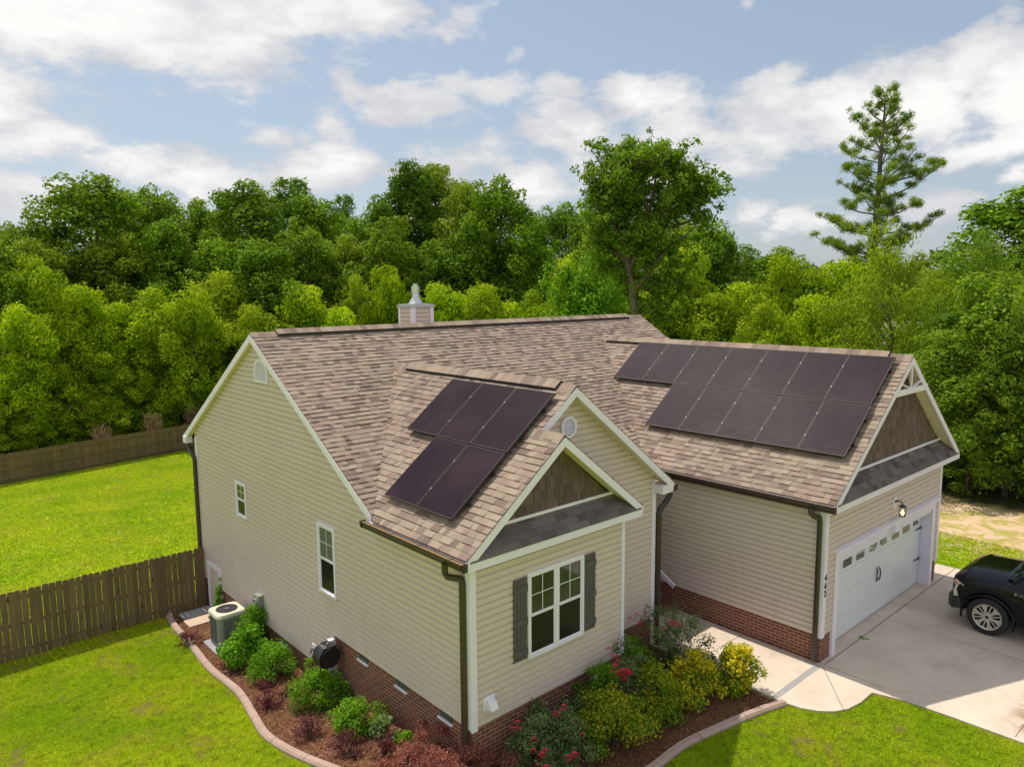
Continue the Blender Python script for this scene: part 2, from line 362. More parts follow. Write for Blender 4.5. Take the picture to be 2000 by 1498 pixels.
def leafmat(name, stops, trans=.4, rough=.5, hue=.25, hcol=(.2, .26, .03), tcol=1.5, vary=.0):
    mt = bpy.data.materials.new(name); mt.use_nodes = True; g = N(mt.node_tree); p = g.n['Principled BSDF']
    c = g.ramp(g.attr('rv'), stops)
    rnd = g.new('ShaderNodeObjectInfo').outputs['Random']
    c = g.mix(g.math('MULTIPLY', rnd, hue), c, hcol)
    r2 = g.math('FRACT', g.math('MULTIPLY', rnd, 17.3)); c = g.mix(g.maprange(r2, .55, 1., 0., vary), c, tuple(k * .45 for k in stops[1][1])); c = g.mix(g.maprange(r2, .4, 0., 0., vary), c, (.34, .42, .03))
    big = g.noise(g.pos(), .35, 2)
    c = g.mix(g.maprange(big, .35, .7, 0., .22), c, tuple(k * .8 for k in stops[0][1]))
    g.l.new(c, p.inputs['Base Color']); p.inputs['Roughness'].default_value = rough + .15; p.inputs['Specular IOR Level'].default_value = .12
    tr = g.new('ShaderNodeBsdfTranslucent'); g.l.new(g.vmath('MULTIPLY', c, (tcol * 1.05, tcol, tcol * .35)), tr.inputs[0])
    mx = g.new('ShaderNodeMixShader'); mx.inputs[0].default_value = trans
    g.l.new(p.outputs[0], mx.inputs[1]); g.l.new(tr.outputs[0], mx.inputs[2]); g.l.new(mx.outputs[0], g.n['Material Output'].inputs[0])
    return mt
L_tall = leafmat('leaf_tall', [(0, (.045, .12, .010)), (.5, (.135, .275, .014)), (1, (.40, .57, .03))], hue=.3, hcol=(.10, .19, .015), vary=.5, trans=.30, tcol=1.3)
L_bush = leafmat('leaf_bush', [(0, (.10, .24, .006)), (.5, (.33, .53, .008)), (1, (.70, .84, .02))], hue=.35, hcol=(.36, .40, .02), vary=.55, trans=.38, tcol=1.2)
L_center = leafmat('leaf_center', [(0, (0.086, 0.174, 0.016)), (0.5, (0.157, 0.275, 0.022)), (1, (0.266, 0.392, 0.033))], hue=0)
L_pine = leafmat('needle_pine', [(0, (.10, .19, .02)), (.5, (.19, .30, .03)), (1, (.34, .44, .05))], trans=.35, hue=0) or leafmat('needle_pine', [(0, (0.091, 0.168, 0.032)), (0.5, (0.166, 0.266, 0.047)), (1, (0.287, 0.378, 0.074))], trans=.25, hue=0)
L_feather = leafmat('leaf_feather', [(0, (0.137, 0.23, 0.012)), (0.5, (0.236, 0.356, 0.017)), (1, (0.36, 0.483, 0.035))], hue=.25)
L_shrub = leafmat('leaf_shrub', [(0, (.07, .19, .012)), (.5, (.14, .34, .016)), (1, (.27, .50, .03))], hue=.35, hcol=(.16, .26, .02))
L_pale = leafmat('leaf_pale', [(0, (.07, .15, .04)), (.5, (.14, .25, .07)), (1, (.42, .48, .28))], hue=.1)
L_rose = leafmat('leaf_rose', [(0, (.07, .12, .05)), (.5, (.13, .20, .08)), (1, (.26, .33, .15))], trans=.25, hue=.1)
L_gold = leafmat('leaf_gold', [(0, (.10, .22, .015)), (.38, (.20, .32, .015)), (.46, (.62, .52, .02)), (1, (.90, .72, .03))], trans=.3, hue=.0)
L_gold2 = leafmat('leaf_gold_green', [(0, (.09, .20, .015)), (.42, (.18, .29, .015)), (.5, (.34, .34, .02)), (1, (.56, .50, .03))], trans=.3, hue=.0)
L_purple = leafmat('leaf_purple', [(0, (.09, .025, .038)), (.6, (.17, .05, .07)), (1, (.28, .12, .10))], trans=.2, hue=.1, hcol=(.1, .04, .04), tcol=1.0)
L_maroon = leafmat('leaf_maroon', [(0, (.20, .06, .05)), (.6, (.36, .13, .11)), (1, (.50, .24, .19))], trans=.25, hue=.0, tcol=1.0)
L_weed = leafmat('dry_weed', [(0, (.20, .13, .09)), (1, (.38, .27, .2))], trans=.2, hue=0, tcol=1.0)
L_grass = leafmat('grass_blade', [(0, (.27, .42, .010)), (.5, (.46, .58, .010)), (.90, (.62, .70, .018)), (1, (.62, .50, .16))], trans=.35, hue=0, rough=.6, tcol=1.2)
def _grassvar(mt):
    g = N(mt.node_tree); p = g.n['Principled BSDF']; base = p.inputs['Base Color'].links[0].from_socket; P = g.pos()
    n = g.noise(P, 1.3, 5, .7); n2 = g.noise(P, .45, 3, .6); n3 = g.noise(P, 6., 4, .7)
    c = g.mix(g.maprange(n, .40, .68, 0., .55), base, (.50, .44, .06)); c = g.mix(g.maprange(n2, .40, .66, 0., .5), c, (.18, .40, .006))
    c = g.mix(g.maprange(n3, .48, .66, 0., .60), c, (.15, .23, .008)); c = g.mix(g.maprange(g.math('ADD', g.math('MULTIPLY', n, .5), g.math('MULTIPLY', n3, .5)), .565, .62, 0., .75), c, (.46, .36, .2))
    g.l.new(c, p.inputs['Base Color']); p.inputs['Specular IOR Level'].default_value = .08
    for nd in g.n:
        if nd.type == 'BSDF_TRANSLUCENT': g.l.new(g.vmath('MULTIPLY', c, (1.1, 1.1, .4)), nd.inputs[0])
_grassvar(L_grass)
L_dark = leafmat('leaf_far', [(0, (0.068, 0.119, 0.021)), (0.5, (0.106, 0.175, 0.029)), (1, (0.166, 0.238, 0.042))], hue=.2, hcol=(.08, .13, .05))

# ------------------------------------------------------------------ terrain
def P_(y): return np.interp(y, [-400, -40, -1, 0, 1.2, 3.65, 6, 10.8, 33, 60, 400], [-3, -1.2, -.12, -.1, -.15, -.5, -.7, -.97, -1.95, -2.0, -2.0])
def ss(a, b, t): t = np.clip((t - a) / (b - a), 0, 1); return t * t * (3 - 2 * t)
def G(x, y):
    w = ss(1, 5, x) * (1 - ss(3, 14, y)); return P_(y) * (1 - w) - .04 * w
def inpoly(x, y, poly):
    ins = np.zeros(np.shape(x), bool); n = len(poly)
    for i in range(n):
        x0, y0 = poly[i]; x1, y1 = poly[(i + 1) % n]
        c = ((y0 > y) != (y1 > y)) & (x < (x1 - x0) * (y - y0) / (y1 - y0 + 1e-12) + x0); ins ^= c
    return ins
def axis(dense0, dense1, step, far):
    a = list(np.arange(dense0, dense1 + 1e-6, step)); d = step
    x = dense1; up = []
    while x < far: d *= 1.25; x += d; up.append(x)
    x = dense0; d = step; dn = []
    while x > -far: d *= 1.25; x -= d; dn.append(x)
    return np.array(dn[::-1] + a + up)
xs = axis(-7, 24, .4, 3000); ys = axis(-8, 42, .4, 3000)
XX, YY = np.meshgrid(xs, ys, indexing='ij'); ZZ = G(XX, YY)
nx, ny = XX.shape
me = bpy.data.meshes.new('ground')
idx = np.arange(nx * ny).reshape(nx, ny)
F = np.stack([idx[:-1, :-1], idx[1:, :-1], idx[1:, 1:], idx[:-1, 1:]], -1).reshape(-1, 4)
me.from_pydata(np.stack([XX, YY, ZZ], -1).reshape(-1, 3).tolist(), [], F.tolist())
me.polygons.foreach_set('use_smooth', [True] * len(me.polygons))
def b_ground(g, p):
    P = g.pos(); x = g.sep(P)
    n = g.noise(P, .55, 5, .65); n2 = g.noise(P, 14, 4, .75); n3 = g.noise(P, 3.2, 4, .6); n4 = g.noise(P, 45, 3, .8)
    c = g.ramp(n, [(.28, (.22, .38, .006)), (.48, (.34, .48, .008)), (.68, (.48, .54, .014))])
    c = g.mix(g.maprange(n2, .35, .75, 0., .6), c, (.17, .26, .006)); c = g.mix(g.maprange(n4, .5, .8, 0., .5), c, (.50, .58, .03))
    bare = g.maprange(g.math('ADD', n3, g.math('MULTIPLY', g.math('SUBTRACT', n, .5), .5)), .63, .72, 0., .6)
    c = g.mix(bare, c, (.34, .26, .12))
    # dry sandy patch beside the wood on the right
    sx = g.math('MULTIPLY', g.maprange(x[0], 14.0, 16.0), g.maprange(x[1], 5.5, 3.5))
    sx = g.math('MULTIPLY', sx, g.maprange(g.math('ADD', n3, g.math('MULTIPLY', g.maprange(x[0], 14., 20., 0., 1., False), .30)), .44, .62))
    c = g.mix(sx, c, g.mix(g.maprange(g.noise(P, 1.6, 5, .7), .40, .58), (.40, .35, .10), (.66, .48, .32)))
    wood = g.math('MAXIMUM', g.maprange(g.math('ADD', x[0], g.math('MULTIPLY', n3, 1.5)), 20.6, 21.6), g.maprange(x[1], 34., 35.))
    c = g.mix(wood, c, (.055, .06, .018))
    g.l.new(c, p.inputs['Base Color']); g.l.new(g.bump(g.math('ADD', n2, n4), .8, .03), p.inputs['Normal'])
M_ground = material('lawn_ground', rough=.95, build=b_ground, spec=.15)
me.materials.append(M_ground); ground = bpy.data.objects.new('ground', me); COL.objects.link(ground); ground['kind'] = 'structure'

# house footprint outlines and beds
CURB_L = [(-.80, 11.2), (-1.0, 10.5), (-1.10, 9.7), (-1.15, 8.7), (-1.29, 7.0), (-1.27, 5.6), (-1.44, 4.45), (-1.57, 3.6), (-1.54, 2.7), (-1.38, 1.75), (-1.12, .7), (-.65, -.3), (.05, -1.0), (.9, -1.5), (1.94, -1.64), (2.8, -1.64), (3.55, -1.78), (4.4, -1.98), (5.0, -2.16)]
def smooth_curve(pts, n=6):
    out = []
    P = [Vector((*p, 0)) for p in pts]; P = [2 * P[0] - P[1]] + P + [2 * P[-1] - P[-2]]
    for i in range(1, len(P) - 2):
        a, b, c, d = P[i - 1:i + 3]
        for k in range(n):
            t = k / n; q = .5 * ((2 * b) + (-a + c) * t + (2 * a - 5 * b + 4 * c - d) * t * t + (-a + 3 * b - 3 * c + d) * t ** 3); out.append((q.x, q.y))
    out.append((P[-2].x, P[-2].y)); return out
curb = smooth_curve(CURB_L)
bed_poly = curb + [(5.02, -1.9), (5.0, .65), (4.0, .8), (3.4, .3), (.1, .3), (.1, 11.2)]
drive_poly = [(5.0, 1.9), (5.0, -2.14), (5.05, -2.42), (5.18, -2.66), (5.36, -2.84), (5.6, -2.96), (5.95, -3.02), (6.4, -3.02), (6.55, -3.5), (6.6, -4.2), (6.64, -5.2), (6.7, -12), (13.7, -12), (13.7, -1.62), (12.4, -1.62), (12.4, 0), (6.7, 0), (6.7, 1.9)]
mb = MB(); n = len(drive_poly)
mb.add([(x, y, 0) for x, y in drive_poly] + [(x, y, -.3) for x, y in drive_poly], [tuple(range(n))] + [(i, (i + 1) % n, n + (i + 1) % n, n + i) for i in range(n)])
o = mb.build('driveway', M_concrete); o['kind'] = 'structure'
# mulch bed draped on the ground
st = .12; gx = np.arange(-2, 5.4, st); gy = np.arange(-2.6, 11.4, st); mb = MB()
for x in gx:
    for y in gy:
        if inpoly(np.array([x + st / 2]), np.array([y + st / 2]), bed_poly)[0]:
            mb.add([(a, b, float(G(a, b)) + .018 + .012 * math.sin(a * 9) * math.sin(b * 8)) for a, b in ((x, y), (x + st, y), (x + st, y + st), (x, y + st))], [(0, 1, 2, 3)])
def b_mulch(g, p):
    P = g.pos(); n = g.noise(P, 42, 5, .8); n2 = g.noise(P, 2.2, 4, .6); v = g.noise(g.vmath('MULTIPLY', P, (30, 70, 30)), 1, 2)
    c = g.ramp(n, [(.3, (.07, .028, .018)), (.5, (.20, .085, .05)), (.7, (.34, .17, .11))])
    c = g.mix(g.maprange(n2, .52, .68, 0., .55), c, (.19, .20, .04)); c = g.mix(g.maprange(v, .55, .75, 0., .5), c, (.36, .21, .14))
    g.l.new(c, p.inputs['Base Color']); g.l.new(g.bump(g.math('ADD', n, v), 1., .03), p.inputs['Normal'])
M_mulch = material('mulch', rough=.95, build=b_mulch, spec=.1)
o = mb.build('mulch_bed', M_mulch); o['kind'] = 'structure'
# loose chips on the bed
def scatter_tris(name, polys, count, w, h, mat, seed, lean=.5, zoff=0., exclude=(), flat=False, box=None):
    rg = np.random.default_rng(seed); x0, x1, y0, y1 = box
    x = rg.uniform(x0, x1, count); y = rg.uniform(y0, y1, count); ok = np.ones(count, bool)
    if polys is not None: ok &= inpoly(x, y, polys)
    for e in exclude: ok &= ~inpoly(x, y, e)
    x, y = x[ok], y[ok]; k = len(x); z = G(x, y) + zoff
    a = rg.uniform(0, 2 * math.pi, k); s = rg.uniform(.6, 1.4, k); ww = w * s; hh = h * rg.uniform(.5, 1.4, k)
    dx, dy = np.cos(a) * ww / 2, np.sin(a) * ww / 2
    lx, ly = rg.normal(0, lean, k) * hh, rg.normal(0, lean, k) * hh
    V = np.empty((k, 3, 3)); V[:, 0] = np.stack([x - dx, y - dy, z], 1); V[:, 1] = np.stack([x + dx, y + dy, z], 1)
    V[:, 2] = np.stack([x + lx, y + ly, z + (hh if not flat else rg.uniform(0, .015, k))], 1)
    return tris(name, V, rg.random(k), mat)
def tris(name, V, rv, mat):
    k = len(V); me = bpy.data.meshes.new(name); nv = V.shape[1]
    me.vertices.add(k * nv); me.vertices.foreach_set('co', V.reshape(-1)); me.loops.add(k * nv); me.loops.foreach_set('vertex_index', np.arange(k * nv, dtype=np.int32))
    me.polygons.add(k); me.polygons.foreach_set('loop_start', np.arange(0, k * nv, nv, dtype=np.int32))
    try: me.polygons.foreach_set('loop_total', np.full(k, nv, dtype=np.int32))
    except Exception: pass
    me.update(calc_edges=True); at = me.attributes.new('rv', 'FLOAT', 'FACE'); at.data.foreach_set('value', np.asarray(rv, dtype=np.float32))
    me.materials.append(mat); o = bpy.data.objects.new(name, me); COL.objects.link(o); return o
M_chip = material('mulch_chip', rough=.95, spec=.1, build=lambda g, p: g.l.new(g.ramp(g.attr('rv'), [(0, (.06, .025, .016)), (.6, (.20, .09, .055)), (1, (.38, .22, .15))]), p.inputs['Base Color']))
o = scatter_tris('mulch_chips', bed_poly, 120000, .022, .034, M_chip, 5, lean=.9, zoff=.03, flat=True, box=(-1.8, 5.1, -2.3, 11)); tag(o, kind='stuff')
house_poly = [(-.05, -.05), (3.38, -.05), (3.38, .5), (5.1, .5), (5.1, 1.9), (6.6, 1.9), (6.6, -2), (12.6, -2), (12.6, 11), (-.05, 11)]
front = [(-5, -6), (13.6, -6.5), (13.6, -1.6), (5.0, 2), (5, -2.1)]
o = scatter_tris('grass', None, 520000, .013, .030, L_grass, 6, lean=1.0, box=(-5.2, 0, -1.5, 11), exclude=(bed_poly, house_poly)); tag(o, kind='stuff')
o = scatter_tris('grass', None, 340000, .013, .028, L_grass, 7, lean=1.0, box=(1, 7, -6, -1), exclude=(bed_poly, drive_poly)); tag(o, kind='stuff')
o = scatter_tris('grass', None, 330000, .032, .042, L_grass, 8, lean=1.0, box=(-6, 9, 10.5, 35), exclude=(house_poly,)); tag(o, kind='stuff')
o = scatter_tris('grass', None, 70000, .03, .04, L_grass, 9, lean=1.0, box=(12.6, 21, -3, 6), exclude=(house_poly, drive_poly, [(16.4, -4), (21, -4), (21, 7), (17.0, 7)])); tag(o, kind='stuff')

# curb of the flower bed
mb = MB(); acc_ = 0; seg = []
dd = [0]
for a, b in zip(curb, curb[1:]): dd.append(dd[-1] + math.hypot(b[0] - a[0], b[1] - a[1]))
def at_curb(s):
    k = max(0, min(len(curb) - 2, int(np.searchsorted(dd, s)) - 1)); t = (s - dd[k]) / max(1e-6, dd[k + 1] - dd[k])
    return Vector((curb[k][0] + (curb[k + 1][0] - curb[k][0]) * t, curb[k][1] + (curb[k + 1][1] - curb[k][1]) * t, 0))
s = .0
while s < dd[-1] - .05:
    e = min(s + 1.0, dd[-1]) - .012; sub = np.linspace(s, e, 6); ring = []
    for q in sub:
        c = at_curb(q); t = (at_curb(min(q + .05, dd[-1])) - at_curb(max(q - .05, 0))).normalized(); nn = Vector((-t.y, t.x, 0))
        z = float(G(c.x, c.y)); ring.append([c + nn * -.075 + Vector((0, 0, z - .05)), c + nn * -.07 + Vector((0, 0, z + .05)), c + nn * -.04 + Vector((0, 0, z + .085)), c + nn * .05 + Vector((0, 0, z + .085)), c + nn * .075 + Vector((0, 0, z + .045)), c + nn * .075 + Vector((0, 0, z - .05))])
    P = [p for r in ring for p in r]; F = [(i * 6 + k, i * 6 + k + 1, (i + 1) * 6 + k + 1, (i + 1) * 6 + k) for i in range(5) for k in range(5)] + [(0, 1, 2, 3, 4, 5), (30, 31, 32, 33, 34, 35)]
    mb.add(P, F, random.random()); s += 1.0
tag(mb.build('garden_curb', M_curb), 'pinkish cast concrete curb curving round the mulch bed in front of the house', 'garden curb')

# ------------------------------------------------------------------ HOUSE
H = thing('house', 'single storey house with beige siding, brick base and brown shingle roof', 'house')
YM, HT, SL = 6.933, 6.08, .609          # main ridge
S2 = .770
def zmain(y): return HT - SL * abs(y - YM)
XL_, XR_ = -.13, 12.48
YF, YB = 2.40, 11.38
# --- roof surfaces with shingle tabs
def slope(mb, quad, seed, mat_=None, row=.128, th=(.006, .012)):
    """quad: 3-D points, first two along the eave (left to right), convex and planar"""
    pass
roof = MB()
cs = 1 / math.hypot(1, SL); V_m = Vector((0, cs, SL * cs)); W_m = Vector((0, -SL * cs, cs))
Lm = (YM - YF) / cs
tabs(roof, [(XL_, 0), (XR_, 0), (XR_, Lm), (XL_, Lm)], (0, YF, zmain(YF)), (1, 0, 0), V_m, W_m, .120, .08, .24, .007, .018, 1)
# under-deck slabs (front and back)
def slab(mb, pts, nrm, t0=-.035, t1=-.004, a=.3):
    n = len(pts); nrm = Vector(nrm); P = [Vector(p) + nrm * t1 for p in pts] + [Vector(p) + nrm * t0 for p in pts]
    mb.add(P, [tuple(range(n)), tuple(range(n, 2 * n))[::-1]] + [(i, (i + 1) % n, n + (i + 1) % n, n + i) for i in range(n)], a)
slab(roof, [(XL_, YF, zmain(YF)), (XR_, YF, zmain(YF)), (XR_, YM, HT), (XL_, YM, HT)], W_m)
slab(roof, [(XL_, YB, zmain(YB)), (XR_, YB, zmain(YB)), (XR_, YM, HT), (XL_, YM, HT)], (0, SL * cs, cs), t1=.006)
r_main = roof.build('roof', M_shingle, H)
tag(r_main)
c2 = 1 / math.hypot(1, S2)
def valley(z): return YM - (HT - z) / SL
# --- front bump-out and entry gables (left slopes share one plane)
XE, ZE = -.168, 3.245
XS, XLg = 1.758, 2.577
def zb(x): return ZE + S2 * (x - XE)
bump = MB()
Vb = Vector((c2, 0, S2 * c2)); Wb = Vector((-S2 * c2, 0, c2)); Ub = Vector((0, -1, 0))
def gslope(mb, x0, x1, yfront, xe, ze, seed, left=True):
    """piece of a gable slope whose eave is at xe; valley clipped to the main roof"""
    sgn = 1 if left else -1
    V = Vector((sgn * c2, 0, S2 * c2)); W = Vector((-sgn * S2 * c2, 0, c2))
    zz = lambda x: ze + S2 * abs(x - xe)
    pts = [(-yfront, abs(x0 - xe) / c2), (-yfront, abs(x1 - xe) / c2), (-valley(zz(x1)) - .02, abs(x1 - xe) / c2), (-valley(zz(x0)) - .02, abs(x0 - xe) / c2)]
    tabs(mb, pts, (xe, 0, ze), (0, -1, 0), V, W, .120, .08, .24, .007, .018, seed)
    slab(mb, [(x0, yfront, zz(x0)), (x1, yfront, zz(x1)), (x1, valley(zz(x1)), zz(x1)), (x0, valley(zz(x0)), zz(x0))], W)
gslope(bump, XE, XS, -.15, XE, ZE, 2); gslope(bump, XS, XLg, .38, XE, ZE, 2)
# small gable, right slope (dies into the entry gable wall)
def rslope(mb, xr, zr, xe, y0, y1, seed):
    ze = zr - S2 * (xe - xr); V = Vector((-c2, 0, S2 * c2)); W = Vector((S2 * c2, 0, c2)); L = (xe - xr) / c2
    tabs(mb, [(y0, 0), (y1, 0), (y1, L), (y0, L)], (xe, 0, ze), (0, 1, 0), V, W, .120, .08, .24, .007, .018, seed)
    slab(mb, [(xe, y0, ze), (xe, y1, ze), (xr, y1, zr), (xr, y0, zr)], W)
rslope(bump, XS, zb(XS), 3.673, -.15, .62, 5)
XLR = 5.28
gslope(bump, XLR, XLg, .38, XLR, zb(XLg) - S2 * (XLR - XLg), 6, left=False)
bump.build('roof', M_shingle, H)
# --- garage gable
GE, GZ, GX, GY = 6.56, 3.131 - S2 * .058, 9.742, -2.17
GR = 2 * GX - GE
gar = MB()
gslope(gar, GE, GX, GY, GE, GZ, 8); gslope(gar, GR, GX, GY, GR, GZ, 9, left=False)
gar.build('roof', M_shingle, H)
GH = GZ + S2 * (GX - GE)
# ridge caps and ridge vents
def ridge(pts, s, end_caps=True, vent=None, w=.15):
    mb = MB(); a, b = Vector(pts[0]), Vector(pts[1]); L = (b - a).length; d = (b - a) / L; side = d.cross(Vector((0, 0, 1))).normalized(); k = 0.; 
    while k < L - .02:
        p = a + d * k; q = a + d * min(L, k + .16); rv = random.random(); hz_ = .030 if k % .32 < .16 else .026
        P = [p - side * w + Vector((0, 0, -w * s + .012)), p + Vector((0, 0, hz_)), p + side * w + Vector((0, 0, -w * s + .012)), q - side * w + Vector((0, 0, -w * s + .02)), q + Vector((0, 0, hz_ + .01)), q + side * w + Vector((0, 0, -w * s + .02))]
        mb.add(P, [(0, 1, 4, 3), (1, 2, 5, 4), (0, 1, 2), (3, 4, 5)], rv); k += .14
    mb.build('ridge_cap', M_shingle, H)
    if vent:
        v = MB(); p = a + d * vent[0] + Vector((0, 0, .03)); q = a + d * vent[1] + Vector((0, 0, .03))
        for sg in (-1, 1):
            A = [p, q, q + side * sg * .15 + Vector((0, 0, -.15 * s)), p + side * sg * .15 + Vector((0, 0, -.15 * s))]
            v.add([c + Vector((0, 0, .045)) for c in A] + A, [(0, 1, 2, 3), (3, 2, 6, 7), (0, 3, 7, 4), (1, 2, 6, 5)])
        v.build('ridge_vent', M_vent, H)
        c = MB(); k = vent[0]
        while k < vent[1] - .05:
            p = a + d * k + Vector((0, 0, .078)); q = a + d * min(vent[1], k + .16) + Vector((0, 0, .084)); o_ = Vector((0, 0, -.155 * s)); 
            c.add([p - side * .155 + o_, p, p + side * .155 + o_, q - side * .155 + o_, q, q + side * .155 + o_], [(0, 1, 4, 3), (1, 2, 5, 4)], random.random()); k += .14
        c.build('ridge_cap', M_shingle, H)
M_vent = material('ridge_vent_black', (.02, .018, .017), rough=.7)
ridge([(XL_, YM, HT), (XR_, YM, HT)], SL, vent=(.55, 11.9))
ridge([(XLg, .38, zb(XLg)), (XLg, valley(zb(XLg)) + .05, zb(XLg))], S2, vent=(.35, 4.75))
ridge([(XS, -.15, zb(XS)), (XS, .62, zb(XS))], S2)
ridge([(GX, GY, GH), (GX, valley(GH) + .05, GH)], S2, vent=(.45, 8.0))

# --- rake boards, soffits
def rake(plane_pt, A, B, wall_off, name='rake_trim', h=.132, off_axis='y'):
    """white board below the sloping roof edge from A (eave) to B (apex), soffit back to the wall"""
    A = Vector(A); B = Vector(B); dz = Vector((0, 0, -1)); w = Vector(wall_off); t = w.normalized() * .03
    mb = MB(); up = Vector((0, 0, -.012))
    P = [A + up, B + up, B + dz * h * 1.1 + up, A + dz * h * 1.1 + up]
    mb.add([p - t * .3 for p in P] + [p + t for p in P], [(0, 1, 2, 3), (4, 5, 6, 7)[::-1], (0, 1, 5, 4), (1, 2, 6, 5), (2, 3, 7, 6), (3, 0, 4, 7)])
    mb.build(name, M_trim, H)
    s = MB(); k = dz * (h * 1.1 - .035) + up
    P = [A + k + t, B + k + t, B + k + w, A + k + w]
    s.add(P + [p + Vector((0, 0, .02)) for p in P], [(0, 1, 2, 3), (4, 5, 6, 7)[::-1], (2, 3, 7, 6)])
    s.build('soffit', M_soffit, H)
wx = (.13, 0, 0)
rake(0, (XL_, YB, zmain(YB)), (XL_, YM, HT), (.14, 0, 0)); rake(0, (XL_, YF, zmain(YF)), (XL_, YM, HT), (.14, 0, 0))
rake(0, (XR_, YF, zmain(YF)), (XR_, YM, HT), (-.14, 0, 0)); rake(0, (XR_, YB, zmain(YB)), (XR_, YM, HT), (-.14, 0, 0))
rake(0, (XE, -.15, ZE), (XS, -.15, zb(XS)), (0, .30, 0)); rake(0, (3.673, -.15, zb(XS) - S2 * (3.673 - XS)), (XS, -.15, zb(XS)), (0, .30, 0))
rake(0, (XS - .02, .38, zb(XS)), (XLg, .38, zb(XLg)), (0, .25, 0)); rake(0, (XLR, .38, zb(XLg) - S2 * (XLR - XLg)), (XLg, .38, zb(XLg)), (0, .25, 0))
rake(0, (GE, GY, GZ), (GX, GY, GH), (0, .28, 0)); rake(0, (GR, GY, GZ), (GX, GY, GH), (0, .28, 0))
# left eave return boxes
_ze = zb(XLg) - S2 * (XLR - XLg)
boxes('eave_return', M_trim, H, [(-.16, .0, YB - .22, YB, zmain(YB) - .19, zmain(YB) - .02), (XLR - .34, XLR - .01, .375, .62, _ze - .19, _ze - .03)])

# --- walls
side = MB(); Z0 = .64
wt = lambda y: zmain(y) - .12
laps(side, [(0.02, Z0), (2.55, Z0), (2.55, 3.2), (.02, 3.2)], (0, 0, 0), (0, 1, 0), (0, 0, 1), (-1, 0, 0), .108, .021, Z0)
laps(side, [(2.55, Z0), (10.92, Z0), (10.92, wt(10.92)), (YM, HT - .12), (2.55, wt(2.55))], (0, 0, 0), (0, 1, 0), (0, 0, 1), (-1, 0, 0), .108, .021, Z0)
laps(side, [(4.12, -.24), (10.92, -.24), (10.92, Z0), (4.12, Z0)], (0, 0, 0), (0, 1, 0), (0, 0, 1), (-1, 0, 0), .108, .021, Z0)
side.build('side_wall', M_siding, H)
fw = MB()
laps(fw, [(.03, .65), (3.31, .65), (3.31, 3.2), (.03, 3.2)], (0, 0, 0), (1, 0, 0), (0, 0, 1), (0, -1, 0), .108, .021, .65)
fw.build('front_wall', M_siding, H)
ew = MB()
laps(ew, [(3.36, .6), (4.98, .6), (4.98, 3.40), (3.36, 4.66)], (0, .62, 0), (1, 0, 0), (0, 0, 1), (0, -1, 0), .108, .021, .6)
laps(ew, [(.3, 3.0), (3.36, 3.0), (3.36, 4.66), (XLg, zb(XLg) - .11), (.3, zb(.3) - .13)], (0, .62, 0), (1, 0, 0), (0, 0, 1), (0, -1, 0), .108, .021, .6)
ew.build('front_wall', M_siding, H)
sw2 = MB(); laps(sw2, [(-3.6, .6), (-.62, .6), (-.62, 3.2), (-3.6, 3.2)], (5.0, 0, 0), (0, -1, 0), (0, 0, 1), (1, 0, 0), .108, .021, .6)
sw2.build('entry_wall', M_siding, H); boxes('entry_wall', M_siding, H, [(3.30, 3.33, 0, .62, .6, 3.2), (5.0, 6.7, 3.6, 3.64, .3, 3.4)])
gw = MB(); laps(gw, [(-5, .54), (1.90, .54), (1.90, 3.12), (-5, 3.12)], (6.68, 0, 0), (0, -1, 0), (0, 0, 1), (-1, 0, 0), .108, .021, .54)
gw.build('garage_side_wall', M_siding, H)
GYW = -1.95
gf = MB(); 
for a, b, c, d in ((6.74, 7.08, .54, 2.08), (12.22, 12.47, .54, 2.08), (6.74, 12.47, 2.08, 3.14)):
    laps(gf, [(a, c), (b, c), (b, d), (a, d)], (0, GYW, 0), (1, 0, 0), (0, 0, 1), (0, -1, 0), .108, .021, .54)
gf.build('garage_front_wall', M_siding, H)
bk = MB(); bk.box(12.46, 12.48, GYW, 10.9, -.5, 3.3); bk.box(.0, 12.46, 10.9, 10.93, -2, 3.4)
bk.box(12.42, 12.46, 3, 10.9, 3.3, 3.5); bk.add([(12.40, YF, 3.1), (12.40, YB - .4, 3.1), (12.40, YM, HT - .15)], [(0, 1, 2)]); bk.build('back_wall', M_siding, H)
boxes('brick_foundation', M_brick, H, [(.018, .06, .0, 4.12, -1.2, Z0 - .004), (.018, .06, 4.12, 10.90, -1.6, -.244), (.06, 3.31, .018, .06, -.6, .646), (3.27, 3.31, .06, .62, -.6, .6), (3.31, 4.98, .638, .68, -.6, .596), (4.94, 4.98, .68, 3.6, -.6, .596), (6.698, 6.74, GYW + .02, 3.6, -.3, .537), (6.74, 7.12, GYW + .018, GYW + .06, -.3, .537), (12.20, 12.47, GYW + .018, GYW + .06, -.3, .537), (12.43, 12.475, GYW + .06, 6, -.5, .5)])
boxes('porch_step', M_brick, H, [(5.0, 6.69, 1.62, 3.6, -.1, .26), (5.0, 6.69, 1.32, 1.62, -.1, .12)])
# corner boards
boxes('corner_trim', M_trim, H, [(-.022, .085, -.026, -.002, .60, 3.17), (-.022, .0, -.002, .085, .62, 3.2), (3.285, 3.36, -.024, -.001, .66, 3.12), (3.336, 3.36, .0, .6, .66, 3.12), (4.92, 5.03, .594, .618, .55, 3.3), (5.006, 5.03, .62, .7, .55, 3.2), (6.652, 6.77, GYW - .028, GYW - .002, .50, 3.12), (6.652, 6.678, GYW, GYW + .09, .5, 3.1), (12.39, 12.50, GYW - .028, GYW - .002, .50, 3.12), (-.022, .0, 10.83, 10.95, -.2, 3.35), (-.022, .0, 10.6, 10.62, 10, 10.01), (-.020, .03, 4.06, 4.13, -.26, .70)])
